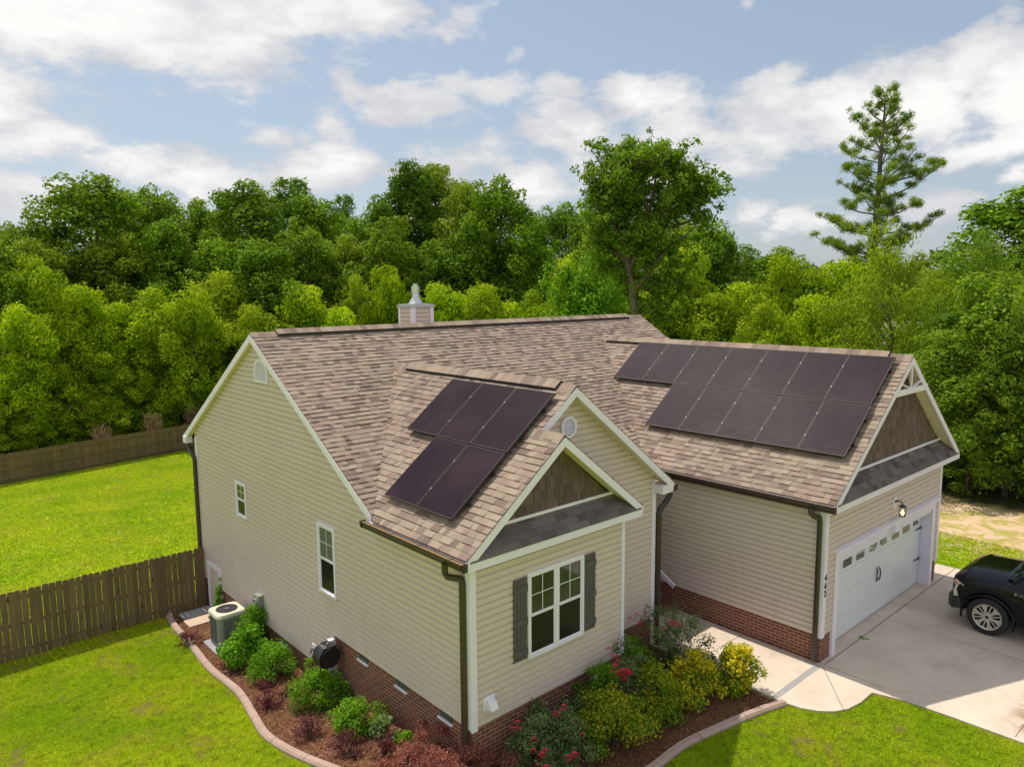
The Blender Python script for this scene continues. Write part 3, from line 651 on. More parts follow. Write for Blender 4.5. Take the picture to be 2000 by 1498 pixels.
# soffit strips under side eaves
boxes('soffit', M_soffit, H, [(-.15, .0, -.12, 2.5, 3.10, 3.12), (6.56, 6.70, -2.1, 3.5, 3.02, 3.04), (5.0, 6.7, 1.9, 3.6, 3.1, 3.12)])
boxes('fascia', M_trim, H, [(-.172, -.150, -.14, 2.42, 3.09, 3.215), (GE - .002, GE + .02, -2.14, 2.2, 2.98, GZ - .02)])

# belt boards, pent roofs, shake gables
def gable_front(xa, xb, zeave, yr, ys, zt, apx, apz, seed, name):
    bl = MB(); bl.box(xa + .02, xb - .02, yr - .006, yr + .02, zeave - .155, zeave - .03); bl.box(xa + .16, xb - .16, yr + .02, ys, zeave - .15, zeave - .13)
    bl.build('belt_trim', M_trim, H)
    L = math.hypot(ys - yr, zt - (zeave - .03)); Vp = Vector((0, ys - yr, zt - zeave + .03)).normalized(); Wp = Vector((0, -Vp.z, Vp.y))
    top = (zt - zeave) / S2
    pr = MB(); tabs(pr, [(xa + .05, 0), (xb - .05, 0), (xb - .05 - top, L), (xa + .05 + top, L)], (0, yr - .02, zeave - .028), (1, 0, 0), Vp, Wp, .115, .15, .34, .006, .012, seed)
    pr.add([(xa + .05, yr, zeave - .04), (xb - .05, yr, zeave - .04), (xb - .05 - top, ys, zt - .01), (xa + .05 + top, ys, zt - .01)], [(0, 1, 2, 3)], .2)
    pr.build('pent_roof', M_shingle_grey, H)
    sk = MB(); ih = .13
    b0 = xa + (zt - zeave) / S2 + ih / S2; b1 = xb - (zt - zeave) / S2 - ih / S2
    tabs(sk, [(b0, zt - .03), (b1, zt - .03), (apx, apz - ih)], (0, ys, 0), (1, 0, 0), (0, 0, 1), (0, -1, 0), .185, .085, .19, .010, .018, seed + 1, gap=.008)
    sk.add([(b0, ys + .006, zt - .05), (b1, ys + .006, zt - .05), (apx, ys + .006, apz - ih)], [(0, 1, 2)], .1)
    sk.build('shake_gable', M_shake, H)
    tr = MB(); tr.box(b0 - .02, b1 + .02, ys - .045, ys - .012, zt + .01, zt + .055); tr.build('gable_sill_trim', M_trim, H)
gable_front(XE, 3.673, ZE - .01, -.15, .13, 3.50, XS, zb(XS), 11, 'small')
gable_front(GE, GR, GZ, GY, -1.90, 3.42, GX, GH, 13, 'garage')
# decorative truss in garage gable
tm = MB(); zt = 4.84; hw = (GH - zt) / S2 - .02
tm.bar((GX - hw, GY + .01, zt - .0), (GX + hw, GY + .01, zt), .03, .12); tm.box(GX - .025, GX + .025, GY - .004, GY + .03, zt + .05, GH - .14)
for sg in (-1, 1): tm.bar((GX + sg * .05, GY + .012, zt + .05), (GX + sg * hw * .58, GY + .012, zt + (GH - zt) * .42 - .12), .025, .05, up=(0, 1, 0)); 
tm.build('gable_truss', M_trim, H)

# --- gutters and downspouts
def gutter(a, b, out, name='gutter'):
    a = Vector(a); b = Vector(b); o_ = Vector(out); z = Vector((0, 0, 1)); mb = MB()
    prof = [(.0, -.02), (.0, -.125), (.065, -.125), (.085, -.07), (.115, -.035), (.115, .0), (.104, .0), (.104, -.03), (.078, -.062), (.060, -.115), (.01, -.115), (.01, -.02)]
    n = len(prof); P = [c + o_ * x + z * y for c in (a, b) for x, y in prof]
    mb.add(P, [(i, (i + 1) % n, n + (i + 1) % n, n + i) for i in range(n)] + [tuple(range(n)), tuple(range(n, 2 * n))[::-1]])
    for c in (a, b):   # end caps
        d = (b - a).normalized() * (.004 if c is a else -.004)
        Q = [c + o_ * 0 + z * -.125, c + o_ * .09 + z * -.125, c + o_ * .115 + z * -.03, c + o_ * .115, c + z * 0]
        mb.add(Q + [q + d for q in Q], [(0, 1, 2, 3, 4), (9, 8, 7, 6, 5)])
    g_ = mb.build('gutter', M_gutter, H)
    t = MB(); t.add([a + o_ * .012 + z * -.03, b + o_ * .012 + z * -.03, b + o_ * .104 + z * -.012, a + o_ * .104 + z * -.012], [(0, 1, 2, 3)]); t.build('gutter_trough', M_guard, g_)
    L = (b - a).length; d = (b - a) / L; k = .35
    while k < L:
        hgs = MB(); hgs.bar(a + d * k + z * -.012 + o_ * .005, a + d * k + o_ * .112 + z * -.004, .02, .006); k += .75; hgs.build('gutter_hanger', M_galv, g_)
gutter((XE, -.17, ZE - .015), (XE, 2.52, ZE - .015), (-1, 0, 0))
gutter((GE, -2.19, GZ - .015), (GE, 1.9, GZ - .015), (-1, 0, 0))
gutter((XLR, 3.2, 3.22), (XLR, .36, 3.22), (1, 0, 0))
gutter((XL_, YB, zmain(YB) - .015), (6, YB, zmain(YB) - .015), (0, 1, 0))
def downspout(pts, w=.055, h=.075):
    mb = MB(); pts = [Vector(p) for p in pts]; mb.tube(pts, w, 4); mb.build('downspout', M_gutter, H)
def dsp(pts, r=.052):
    pts = [Vector(p) for p in pts]; mb = MB(); mb.tube(pts, r, 6); mb.build('downspout', M_gutter, H, bevel=0)
dsp([(-.235, .27, 3.12), (-.235, .27, 2.99), (-.21, .25, 2.93), (-.07, .12, 2.90), (-.055, .105, 2.84), (-.055, .105, -.05)])
dsp([(6.49, -1.75, 2.98), (6.49, -1.76, 2.88), (6.53, -1.80, 2.82), (6.61, -1.86, 2.79), (6.62, -1.87, 2.70), (6.62, -1.87, .06)])
dsp([(5.34, .50, 3.10), (5.34, .50, 2.98), (5.30, .52, 2.90), (5.12, .56, 2.72), (5.09, .565, 2.62), (5.09, .565, -.0)], .055)
dsp([(-.10, 11.40, 3.30), (-.10, 11.36, 3.2), (-.07, 11.02, 2.95), (-.06, 10.90, 2.8), (-.06, 10.90, -.95)], .058)

# --- windows
def window(kind, c0, c1, z0, z1, axis, pos, split=True, grid=(2, 2), units=1, lower_grid=False, blind=False):
    """kind of plane: axis 'x' -> wall x=pos facing -x, c is y ; axis 'y' -> wall y=pos facing -y, c is x"""
    if axis == 'x': O = Vector((pos, 0, 0)); U = Vector((0, 1, 0)); W = Vector((-1, 0, 0))
    else: O = Vector((0, pos, 0)); U = Vector((1, 0, 0)); W = Vector((0, -1, 0))
    def bx(mb, a, b, c, d, t0, t1):
        P = [O + U * p + Vector((0, 0, q)) + W * t for t in (t0, t1) for p, q in ((a, c), (b, c), (b, d), (a, d))]
        mb.hexa(P)
    f = MB(); w = .05
    bx(f, c0 - w, c0, z0 - w, z1 + w, -.01, .056); bx(f, c1, c1 + w, z0 - w, z1 + w, -.01, .056); bx(f, c0, c1, z1, z1 + w, -.01, .056); bx(f, c0, c1, z0 - w, z0, -.01, .060)
    un = []; span = (c1 - c0) / units
    for k in range(units):
        a, b = c0 + k * span, c0 + (k + 1) * span
        if k: bx(f, a - .035, a + .035, z0, z1, -.01, .053); a += .035
        if k < units - 1: b -= .035
        un.append((a, b))
    fo = f.build('window', M_trim, H, bevel=.004)
    for a, b in un:
        zm = (z0 + z1) / 2; s = MB(); e = .026
        for q0, q1, t in ((zm, z1, .046), (z0, zm, .038)):
            bx(s, a, a + e, q0, q1, -.008, t); bx(s, b - e, b, q0, q1, -.008, t); bx(s, a + e, b - e, q1 - e, q1, -.008, t); bx(s, a + e, b - e, q0, q0 + e, -.008, t)
        gx_, gz_ = grid
        for i in range(1, gx_): cx = a + (b - a) * i / gx_; bx(s, cx - .006, cx + .006, zm + e, z1 - e, .020, .037)
        for i in range(1, gz_): cz = zm + (z1 - zm) * i / gz_; bx(s, a + e, b - e, cz - .006, cz + .006, .021, .0365)
        s.build('sash', M_trim, fo)
        p1 = MB(); bx(p1, a + e, b - e, zm + e, z1 - e, .018, .0345); p1.build('pane', M_blind if blind else M_pane, fo)
        p2 = MB(); bx(p2, a + e, b - e, z0 + e, zm - e, .018, .030); p2.build('pane', M_screen, fo)
    return fo
window('w', 1.12, 2.26, 1.40, 2.66, 'y', 0, units=2)
window('w', 3.90, 4.44, 1.43, 2.66, 'x', 0, blind=True)
window('w', 7.87, 8.32, 2.0, 2.71, 'x', 0)
for a in (.785, 2.325):
    s = MB(); nb = 4; w = .275 / nb
    for i in range(nb): s.box(a + i * w + .003, a + (i + 1) * w - .003, -.040, -.016, 1.38, 2.67, random.random())
    for z in (1.50, 1.98, 2.50): s.box(a - .004, a + .279, -.056, -.040, z - .05, z + .05)
    s.build('shutter', M_shutter, H, bevel=.003)
# gable vents
v = MB(); cy, cz, rr = 6.69, 5.28, .33
out = [(cy - rr, 5.10), (cy + rr, 5.10)] + [(cy + rr * math.cos(t), 5.28 + rr * .95 * math.sin(t)) for t in np.linspace(0, math.pi, 17)]
inn = [(cy - rr + .06, 5.15), (cy + rr - .06, 5.15)] + [(cy + (rr - .06) * math.cos(t), 5.28 + (rr - .06) * .95 * math.sin(t)) for t in np.linspace(0, math.pi, 17)]
n = len(out)
P = [Vector((-.05, a, b)) for a, b in out] + [Vector((-.05, a, b)) for a, b in inn] + [Vector((0, a, b)) for a, b in out] + [Vector((-.015, a, b)) for a, b in inn]
v.add(P, [(i, (i + 1) % n, n + (i + 1) % n, n + i) for i in range(n)] + [(i, (i + 1) % n, 2 * n + (i + 1) % n, 2 * n + i) for i in range(n)] + [(n + i, n + (i + 1) % n, 3 * n + (i + 1) % n, 3 * n + i) for i in range(n)] + [tuple(range(3 * n, 4 * n))])
z = 5.165
while z < 5.54:
    hw_ = rr - .06 if z < 5.28 else math.sqrt(max(0, 1 - ((z - 5.28) / ((rr - .06) * .95)) ** 2)) * (rr - .06)
    if hw_ > .03: v.hexa([(-.018, cy - hw_, z + .018), (-.018, cy + hw_, z + .018), (-.042, cy + hw_, z), (-.042, cy - hw_, z), (-.018, cy - hw_, z + .024), (-.018, cy + hw_, z + .024), (-.046, cy + hw_, z + .006), (-.046, cy - hw_, z + .006)])
    z += .042
v.build('gable_vent', M_trim, H)
v = MB(); cx, cz, rr = 2.60, 4.66, .185
ringo = [(cx + rr * math.cos(t), cz + rr * math.sin(t)) for t in np.linspace(0, 2 * math.pi, 28, endpoint=False)]; ringi = [(cx + (rr - .045) * math.cos(t), cz + (rr - .045) * math.sin(t)) for t in np.linspace(0, 2 * math.pi, 28, endpoint=False)]
n = 28; P = [Vector((a, .56, b)) for a, b in ringo] + [Vector((a, .56, b)) for a, b in ringi] + [Vector((a, .62, b)) for a, b in ringo] + [Vector((a, .60, b)) for a, b in ringi]
v.add(P, [(i, (i + 1) % n, n + (i + 1) % n, n + i) for i in range(n)] + [(i, (i + 1) % n, 2 * n + (i + 1) % n, 2 * n + i) for i in range(n)] + [(n + i, n + (i + 1) % n, 3 * n + (i + 1) % n, 3 * n + i) for i in range(n)] + [tuple(range(3 * n, 4 * n))])
for k in range(-3, 4):
    z = cz + k * .04; hw_ = math.sqrt(max(0, (rr - .045) ** 2 - (z - cz) ** 2))
    v.hexa([(cx - hw_, .598, z + .02), (cx + hw_, .598, z + .02), (cx + hw_, .568, z), (cx - hw_, .568, z), (cx - hw_, .598, z + .026), (cx + hw_, .598, z + .026), (cx + hw_, .566, z + .006), (cx - hw_, .566, z + .006)])
v.build('gable_vent', M_trim, H)
# foundation vents
def fvent(axis, c, z, w=.32, h=.14):
    d = MB(); b = MB(); s = MB()
    def bx(mb, a0, a1, t0, t1, z0, z1):
        if axis == 'x': mb.box(t0, t1, a0, a1, z0, z1)
        else: mb.box(a0, a1, t0, t1, z0, z1)
    o_ = .018 if axis == 'x' else (.018 if axis == 'y' else .638)
    bx(d, c - w / 2, c + w / 2, o_ - .003, o_ + .01, z, z + h)
    for i in range(8): k = c - w / 2 + .02 + i * (w - .04) / 7; bx(b, k - .003, k + .003, o_ - .012, o_ - .003, z, z + h)
    bx(s, c - w / 2 - .02, c + w / 2 + .02, o_ - .035, o_ + .01, z - .03, z)
    v0 = d.build('foundation_vent', M_dark, H); b.build('vent_bars', M_ac, v0); s.build('vent_sill', M_trim, v0)
for c in (3.07, 1.87, .66): fvent('x', c, .495)
fvent('x', 8.62, -.40); fvent('x', 6.3, -.40); fvent('y', 2.8, .48); fvent('z', 3.62, .43)
# crawl space door
d = MB(); d.box(-.02, .0, 9.74, 10.46, -.86, .20); dr = d.build('crawl_door', M_lightpanel, H)
d = MB(); d.box(-.045, -.0, 9.66, 9.74, -.95, .30); d.box(-.045, -.0, 10.46, 10.54, -.95, .30); d.box(-.045, -.0, 9.74, 10.46, .20, .30); d.box(-.045, 0, 9.74, 10.46, -.95, -.86); d.box(-.03, -.02, 9.74, 9.80, -.86, .2); d.build('frame', M_trim, dr)
d = MB(); d.box(-.04, -.02, 9.80, 9.83, -.35, -.25); d.build('handle', M_blackmetal, dr)
# meter box, outlet, dryer hood
d = MB(); d.box(-.14, 0, 7.18, 7.42, .02, .42); mbx = d.build('meter_box', M_ac, H, bevel=.01)
d = MB(); d.tube([(-.14, 7.3, .28), (-.20, 7.3, .28)], .075, 14); d.build('meter_dial', M_galv, mbx); d = MB(); d.tube([(-.05, 7.3, .03), (-.05, 7.3, -.7)], .022, 8); d.build('conduit', M_galv, mbx)
d = MB(); d.box(-.03, 0, 4.80, 4.95, -.06, .16); ob = d.build('outlet_plate', M_trim, H, bevel=.005); d = MB(); d.tube([(-.03, 4.87, .06), (-.09, 4.87, .05), (-.10, 4.87, .0)], .016, 8); d.tube([(-.06, 4.83, .07), (-.06, 4.92, .07)], .01, 6); d.build('spigot', M_blackmetal, ob)
d = MB(); d.box(.20, .41, -.03, -.001, .84, 1.06); vh = d.build('dryer_vent', M_trim, H, bevel=.004)
d = MB(); d.hexa([(.24, -.16, .88), (.38, -.16, .88), (.38, -.03, .86), (.24, -.03, .86), (.245, -.12, .99), (.375, -.12, .99), (.375, -.03, 1.02), (.245, -.03, 1.02)]); d.build('vent_hood', M_trim, vh, bevel=.012)
# chimney
c = MB(); c.box(4.62, 5.19, 8.02, 8.60, 4.8, 6.50); 
ch = MB(); 
laps(ch, [(4.62, 4.9), (5.19, 4.9), (5.19, 6.5), (4.62, 6.5)], (0, 8.0, 0), (1, 0, 0), (0, 0, 1), (0, -1, 0), .108, .021); laps(ch, [(8.0, 4.9), (8.62, 4.9), (8.62, 6.5), (8.0, 6.5)], (4.6, 0, 0), (0, 1, 0), (0, 0, 1), (-1, 0, 0), .108, .021)
ch.box(4.61, 5.18, 8.01, 8.6, 4.8, 6.5); cho = ch.build('chimney', M_siding, H)
c = MB(); c.box(4.57, 4.66, 7.965, 7.99, 4.9, 6.5); c.box(4.57, 4.595, 7.99, 8.07, 4.9, 6.5); c.box(5.13, 5.22, 7.965, 7.99, 4.9, 6.5); c.box(4.57, 4.595, 8.55, 8.63, 4.9, 6.5); c.build('corner_trim', M_trim, cho)
c = MB(); c.box(4.545, 5.245, 7.94, 8.66, 6.5, 6.56); c.box(4.57, 5.22, 7.97, 8.64, 6.56, 6.58); c.build('chimney_cap', M_galv, cho)
c = MB(); c.tube([(4.9, 8.3, 6.59), (4.9, 8.3, 6.63), (4.9, 8.3, 6.74), (4.9, 8.3, 6.86)], [.20, .17, .10, .09], 18, False); c.tube([(4.9, 8.3, 6.86), (4.9, 8.3, 7.04)], .115, 16); c.tube([(4.9, 8.3, 7.04), (4.9, 8.3, 7.10)], .07, 14); c.build('flue_pipe', M_galv, cho, smooth=False)
# handrail by the porch
c = MB(); c.bar((6.45, 1.15, .62), (6.45, 1.9, 1.05), .05, .09); c.box(6.42, 6.48, 1.85, 1.91, .2, 1.0); c.build('handrail', M_trim, H)

# --- garage door
gd = MB(); DX0, DX1, DZ1, DY = 7.26, 12.02, 1.80, GYW + .21
zs_ = np.linspace(.02, DZ1, 5)
for a, b in zip(zs_, zs_[1:]): gd.box(DX0, DX1, DY, DY + .04, a + .003, b - .003)
gdo = gd.build('garage_door', M_door, H)
rl = MB()
for i in range(4):
    x0 = DX0 + .1 + i * (DX1 - DX0 - .1) / 4; x1 = x0 + (DX1 - DX0 - .1) / 4 - .1
    for a, b in ((.08, .86), (.92, 1.30)):
        k = x0
        rl.box(x0, x1, DY - .006, DY, b - .05, b); rl.box(x0, x1, DY - .006, DY, a, a + .05)
        for j in range(5): kk = x0 + j * (x1 - x0 - .05) / 4; rl.box(kk, kk + .05, DY - .005, DY, a + .05, b - .05)
rl.build('stamped_panel', M_door, gdo)
# eight glazed lights in the top section
uw = (DX1 - DX0) / 8
for i in range(8):
    pn = MB(); x0 = DX0 + i * uw + .12; x1 = DX0 + (i + 1) * uw - .10; z0_, z1_ = 1.44, 1.70; yy = DY - .004
    if i in (0, 7):
        pts = [(x0 + .10, z0_), (x1, z0_), (x1, z1_ - .02), (x1 - .12, z1_ - .09), (x0 + .10, z1_ - .19)] if i == 0 else [(x0, z0_ + .05), (x1 - .04, z0_ + .05), (x1 - .08, z0_ + .10), (x0 + .12, z1_ - .06), (x0, z1_ - .02)]
        pn.prism(pts, (0, yy, 0), (1, 0, 0), (0, 0, 1), (0, 1, 0), -.002, .004)
    elif i in (1, 6): pn.box(x0, x1, yy - .002, yy + .004, z0_, z1_)
    elif i in (2, 5): pn.box(x0, x1, yy - .002, yy + .004, z0_, z0_ + .12); pn.box(x0, x1, yy - .002, yy + .004, z0_ + .15, z1_)
    else:
        cxx = x0 if i == 4 else x1; sg = 1 if i == 4 else -1; cxx = x0 if i == 4 else x1
        cxx = DX0 + 4 * uw + (.05 if i == 4 else -.05); sg = 1 if i == 4 else -1; Rr = .40
        for k in range(4):
            t0_, t1_ = R(6 + k * 21), R(6 + k * 21 + 14)
            pn.add([(cxx + sg * Rr * q * math.cos(t), yy - .002, z0_ + Rr * .66 * q * math.sin(t)) for q in (.28, 1) for t in ((t0_, t1_) if q == 1 else (t0_, t1_))], [(0, 1, 3, 2)])
    pn.build('window_pane', M_doorpane if 'M_doorpane' in globals() else M_pane, gdo)
hd = MB(); 
for sg in (-1, 1):
    x = (DX0 + DX1) / 2 + sg * .05; hd.tube([(x, DY - .01, .72), (x + sg * .02, DY - .04, .78), (x + sg * .04, DY - .045, .87), (x + sg * .02, DY - .04, .97), (x, DY - .01, 1.04)], [.010, .014, .012, .014, .008], 8)
hd.build('door_handle', M_blackmetal, gdo)
for z in (.62, 1.36):
    for sg, xx in ((1, DX1), (-1, DX0)):
        h_ = MB(); h_.add([(xx - sg * .005, DY - .012, z - .025), (xx - sg * .28, DY - .012, z - .016), (xx - sg * .36, DY - .012, z), (xx - sg * .28, DY - .012, z + .016), (xx - sg * .005, DY - .012, z + .025)], [(0, 1, 2, 3, 4)]); h_.box(min(xx, xx - sg * .03), max(xx, xx - sg * .03), DY - .016, DY - .006, z - .035, z + .035); h_.build('strap_hinge', M_blackmetal, gdo)
tr = MB(); tr.box(7.10, 7.245, GYW - .035, DY + .03, .0, 1.86); tr.box(12.03, 12.18, GYW - .035, DY + .03, .0, 1.86); tr.box(7.10, 12.18, GYW - .035, DY + .03, 1.86, 1.98); tr.box(7.245, 12.03, GYW + .0, DY + .05, 1.78, 1.86)
tr.box(7.06, 12.24, GYW - .07, GYW + .0, 1.98, 2.06); tr.box(7.03, 12.27, GYW - .12, GYW, 2.06, 2.10); tr.box(9.62, 9.80, GYW - .13, GYW - .036, 1.86, 2.13)
tr.build('garage_door_trim', M_trim, H, bevel=.004)
# lit wall lantern
lb = MB(); lb.box(9.70, 9.84, GYW - .03, GYW - .012, 2.33, 2.58); lmp = lb.build('wall_lantern', M_trim, H)
lb = MB(); lb.tube([(9.77, GYW - .03, 2.48), (9.77, GYW - .08, 2.51), (9.77, GYW - .16, 2.50), (9.77, GYW - .18, 2.44)], [.03, .014, .012, .012], 8)
lb.tube([(9.77, GYW - .18, 2.45), (9.77, GYW - .18, 2.41), (9.77, GYW - .18, 2.40)], [.02, .075, .08], 8); lb.tube([(9.77, GYW - .18, 2.22), (9.77, GYW - .18, 2.20)], .065, 8)
for k in range(6):
    t = k * math.pi / 3; lb.tube([(9.77 + .07 * math.cos(t), GYW - .18 + .07 * math.sin(t), 2.40), (9.77 + .058 * math.cos(t), GYW - .18 + .058 * math.sin(t), 2.21)], .005, 5)
lb.build('lantern_cage', M_blackmetal, lmp)
M_bulb = material('lit_bulb', (1, .8, .5)); M_bulb.node_tree.nodes['Principled BSDF'].inputs['Emission Color'].default_value = (1, .66, .28, 1); M_bulb.node_tree.nodes['Principled BSDF'].inputs['Emission Strength'].default_value = 3.
lb = MB(); lb.tube([(9.77, GYW - .18, 2.22), (9.77, GYW - .18, 2.27), (9.77, GYW - .18, 2.34)], [.02, .038, .015], 10); lb.build('bulb', M_bulb, lmp, smooth=True)
# house number
def text_mesh(name, body, size, mat, parent, mw, extrude=.004):
    cu = bpy.data.curves.new(name, 'FONT'); cu.body = body; cu.size = size; cu.extrude = extrude; cu.align_x = 'CENTER'; cu.align_y = 'CENTER'
    to = bpy.data.objects.new(name + '_tmp', cu); COL.objects.link(to); dg = bpy.context.evaluated_depsgraph_get(); me = bpy.data.meshes.new_from_object(to.evaluated_get(dg)); bpy.data.objects.remove(to)
    me.materials.clear(); me.materials.append(mat); me.transform(mw); o = bpy.data.objects.new(name, me); COL.objects.link(o); o.parent = parent; return o
for ch_, z in (('4', 1.66), ('6', 1.51), ('2', 1.36)):
    text_mesh('house_number', ch_, .17, M_digit, H, Matrix.Translation((6.71, GYW - .036, z)) @ Matrix.Rotation(R(90), 4, 'X'))
# drain strip across the walk
mb = MB(); 
for i in range(3): mb.box(5.02, 6.62, -2.02 + i * .04, -1.995 + i * .04, -.01, .006)
tag(mb.build('drain_channel', M_pad), 'narrow pale drain channel crossing the front walk by the garage corner', 'drain')

# ------------------------------------------------------------------ solar panels
def array(label, xe, ze, rows, loc_label, pw_):
    t = thing('solar_array', label, 'solar array', (xe, 0, ze)); N_ = Vector((-S2 * c2, 0, c2)); U = Vector((c2, 0, S2 * c2)); off = .115
    for (x0, x1, y1, cnt) in rows:
        for k in range(cnt):
            yb = y1 - k * pw_; ya = yb - pw_
            o_ = Vector(((x0 + x1) / 2, (ya + yb) / 2, ze + S2 * ((x0 + x1) / 2 - xe))) + N_ * off
            mtx = Matrix((U, Vector((0, 1, 0)), N_)).transposed().to_4x4(); mtx.translation = o_ - Vector((xe, 0, ze))
            hl = (x1 - x0) / 2 / c2 - .008; hw = pw_ / 2 - .006
            mb = MB(); e = .011
            mb.box(-hl + e, hl - e, -hw + e, hw - e, -.025, .006); p = mb.build('solar_panel', M_solar, t); p.matrix_local = mtx
            f = MB(); f.box(-hl, -hl + e, -hw, hw, -.03, .009); f.box(hl - e, hl, -hw, hw, -.03, .009); f.box(-hl + e, hl - e, -hw, -hw + e, -.03, .009); f.box(-hl + e, hl - e, hw - e, hw, -.03, .009)
            fo = f.build('panel_frame', M_solarframe, p)
            if k:
                c = MB()
                for q in (-.45, .45): c.box(hl * q - .018, hl * q + .018, hw - .006, hw + .016, .004, .013)
                c.build('clamp', M_clamp, p)
    rl = MB()
    for (x0, x1, y1, cnt) in rows:
        for q in (.27, .73):
            x = x0 + (x1 - x0) * q; z = S2 * (x - xe); a = Vector((x - xe, y1 + .04, z)) + N_ * .06; b = Vector((x - xe, y1 - cnt * pw_ - .02, z)) + N_ * .06
            rl.bar(a, b, .04, .05, up=N_)
            k = 0
            while k < cnt: 
                yy = y1 + .02 - k * pw_ * .98; rl.bar(Vector((x - xe - .05, yy, z - .05 * S2)) + N_ * .02, Vector((x - xe + .05, yy, z + .05 * S2)) + N_ * .02, .07, .05, up=N_); k += 1.3
    rl.build('mounting_rail', M_dark, t)
    return t
array('black solar array of five panels on the small front bump-out roof', XE, ZE, [(1.27, 2.34, 3.30, 3), (.19, 1.26, 2.39, 2)], '', .912)
array('long black solar array of twelve panels on the garage roof slope', GE, GZ, [(8.49, 9.60, 4.56, 7), (7.39, 8.48, 2.68, 5)], '', .926)

# ------------------------------------------------------------------ fences
def fence(name, label, A, B, h, facing, posts, pw=.13, gap=.006, z_top=None):
    A = Vector((*A, 0)); B = Vector((*B, 0)); L = (B - A).length; d = (B - A) / L; nrm = Vector((-d.y, d.x, 0)) * facing
    t = thing(name, label, 'fence', (A.x, A.y, float(G(A.x, A.y))))
    t_inv = -Vector(t.location)
    pk = MB(); s = 0; rn = random.Random(3)
    while s < L - pw:
        c = A + d * (s + pw / 2); z0 = float(G(c.x, c.y)) - .02; hh = h + rn.uniform(-.012, .012); w = (pw - gap) / 2 * rn.uniform(.96, 1.0); cc = c + t_inv
        z1 = z0 + hh; tk = nrm * .016; lean = d * rn.uniform(-.008, .008)
        out = [(-w, z0), (w, z0), (w, z1 - .035), (w * .62, z1), (-w * .62, z1), (-w, z1 - .035)]
        F_ = [cc + d * a + (lean if b > z0 else Vector()) + Vector((0, 0, b)) + nrm * .03 for a, b in out]; Bk = [p + tk for p in F_]
        pk.add(F_ + Bk, [tuple(range(6)), tuple(range(6, 12))[::-1]] + [(i, (i + 1) % 6, 6 + (i + 1) % 6, 6 + i) for i in range(6)], rn.random()); s += pw
    pk.build('picket_panel', M_fence, t)
    rl = MB(); s = 0
    while s < L - .1:
        e = min(L, s + posts); a = A + d * s; b = A + d * e
        for q in (.12, .5, .88):
            rl.bar(a + t_inv + Vector((0, 0, float(G(a.x, a.y)) + h * q)), b + t_inv + Vector((0, 0, float(G(b.x, b.y)) + h * q)), .045, .085, a=rn.random())
        s = e
    rl.build('rail', M_fence, t); s = 0
    while s < L + .01:
        a = A + d * min(s, L - .05) - nrm * .055; z = float(G(a.x, a.y)); mb = MB(); p = a + t_inv
        mb.box(p.x - .048, p.x + .048, p.y - .048, p.y + .048, z - .3, z + h - .06, rn.random()); mb.build('post', M_fence, t); s += posts
    return t
fn = fence('wooden_fence', 'near weathered picket fence joining the left back corner of the house', (-.03, 10.80), (-6.5, 10.72), 1.56, 1, 2.3)
hg = MB()
for z in (.36, 1.27):
    hg.add([(-4.35, -.075, z + .05), (-4.12, -.075, z + .0), (-4.35, -.075, z - .05)], [(0, 1, 2)]); hg.box(-4.5, -4.35, -.078, -.06, z - .03, z + .03)
o = hg.build('gate_hinge', M_blackmetal, fn)
fence('wooden_fence', 'far wooden fence along the back of the lawn below the trees', (-12.0, 30.9), (11, 35.85), 1.46, 1, 2.28, pw=.14, gap=.006)

# ------------------------------------------------------------------ foliage builders
def crown_arrays(rg, lobes, leaf, per, aspect=.62, up=.35, flat=.85, jit=.45, shell=(.62, 1.08)):
    Vs, rvs = [], []
    for cx, cy, cz, r, b in lobes:
        k = max(6, int(per * r * r)); d = rg.normal(size=(k, 3)); d[:, 2] += .25; d /= np.linalg.norm(d, axis=1)[:, None]
        rad = r * rg.uniform(*shell, k); bumpy = 1 + .16 * np.sin(d[:, 0] * 5 + cx * 7) * np.cos(d[:, 1] * 5 + cz * 5); p = d * (rad * bumpy)[:, None]; p[:, 2] *= flat; p += np.array([cx, cy, cz])
        nrm = d * .6 + rg.normal(size=(k, 3)) * jit + np.array([0, 0, up]); nrm /= np.linalg.norm(nrm, axis=1)[:, None]
        t = np.cross(nrm, rg.normal(size=(k, 3))); t /= np.linalg.norm(t, axis=1)[:, None]; bt = np.cross(nrm, t)
        s = leaf * rg.uniform(.6, 1.35, k)[:, None]; w = s * aspect
        Vs.append(np.stack([p - t * s * .5, p + bt * w * .5 + t * s * .05, p + t * s * .5 - nrm * s * .12, p - bt * w * .5 + t * s * .05], 1))
        rvs.append(np.clip(rg.normal(.45 + b, .24, k), 0, 1))
    return np.concatenate(Vs), np.concatenate(rvs)
def profile(t, kind):
    if kind == 'tall': return .6 + .4 * t / .3 if t < .3 else max(0, 1 - ((t - .3) / .76) ** 1.25) ** .9
    if kind == 'cone': return .75 + .25 * t / .2 if t < .2 else max(0, 1 - ((t - .2) / .82) ** 1.25) ** .9
    return max(0, 1 - ((t - .42) / .6) ** 2) ** .5 if t > .42 else .82 + .18 * t / .42      # bush
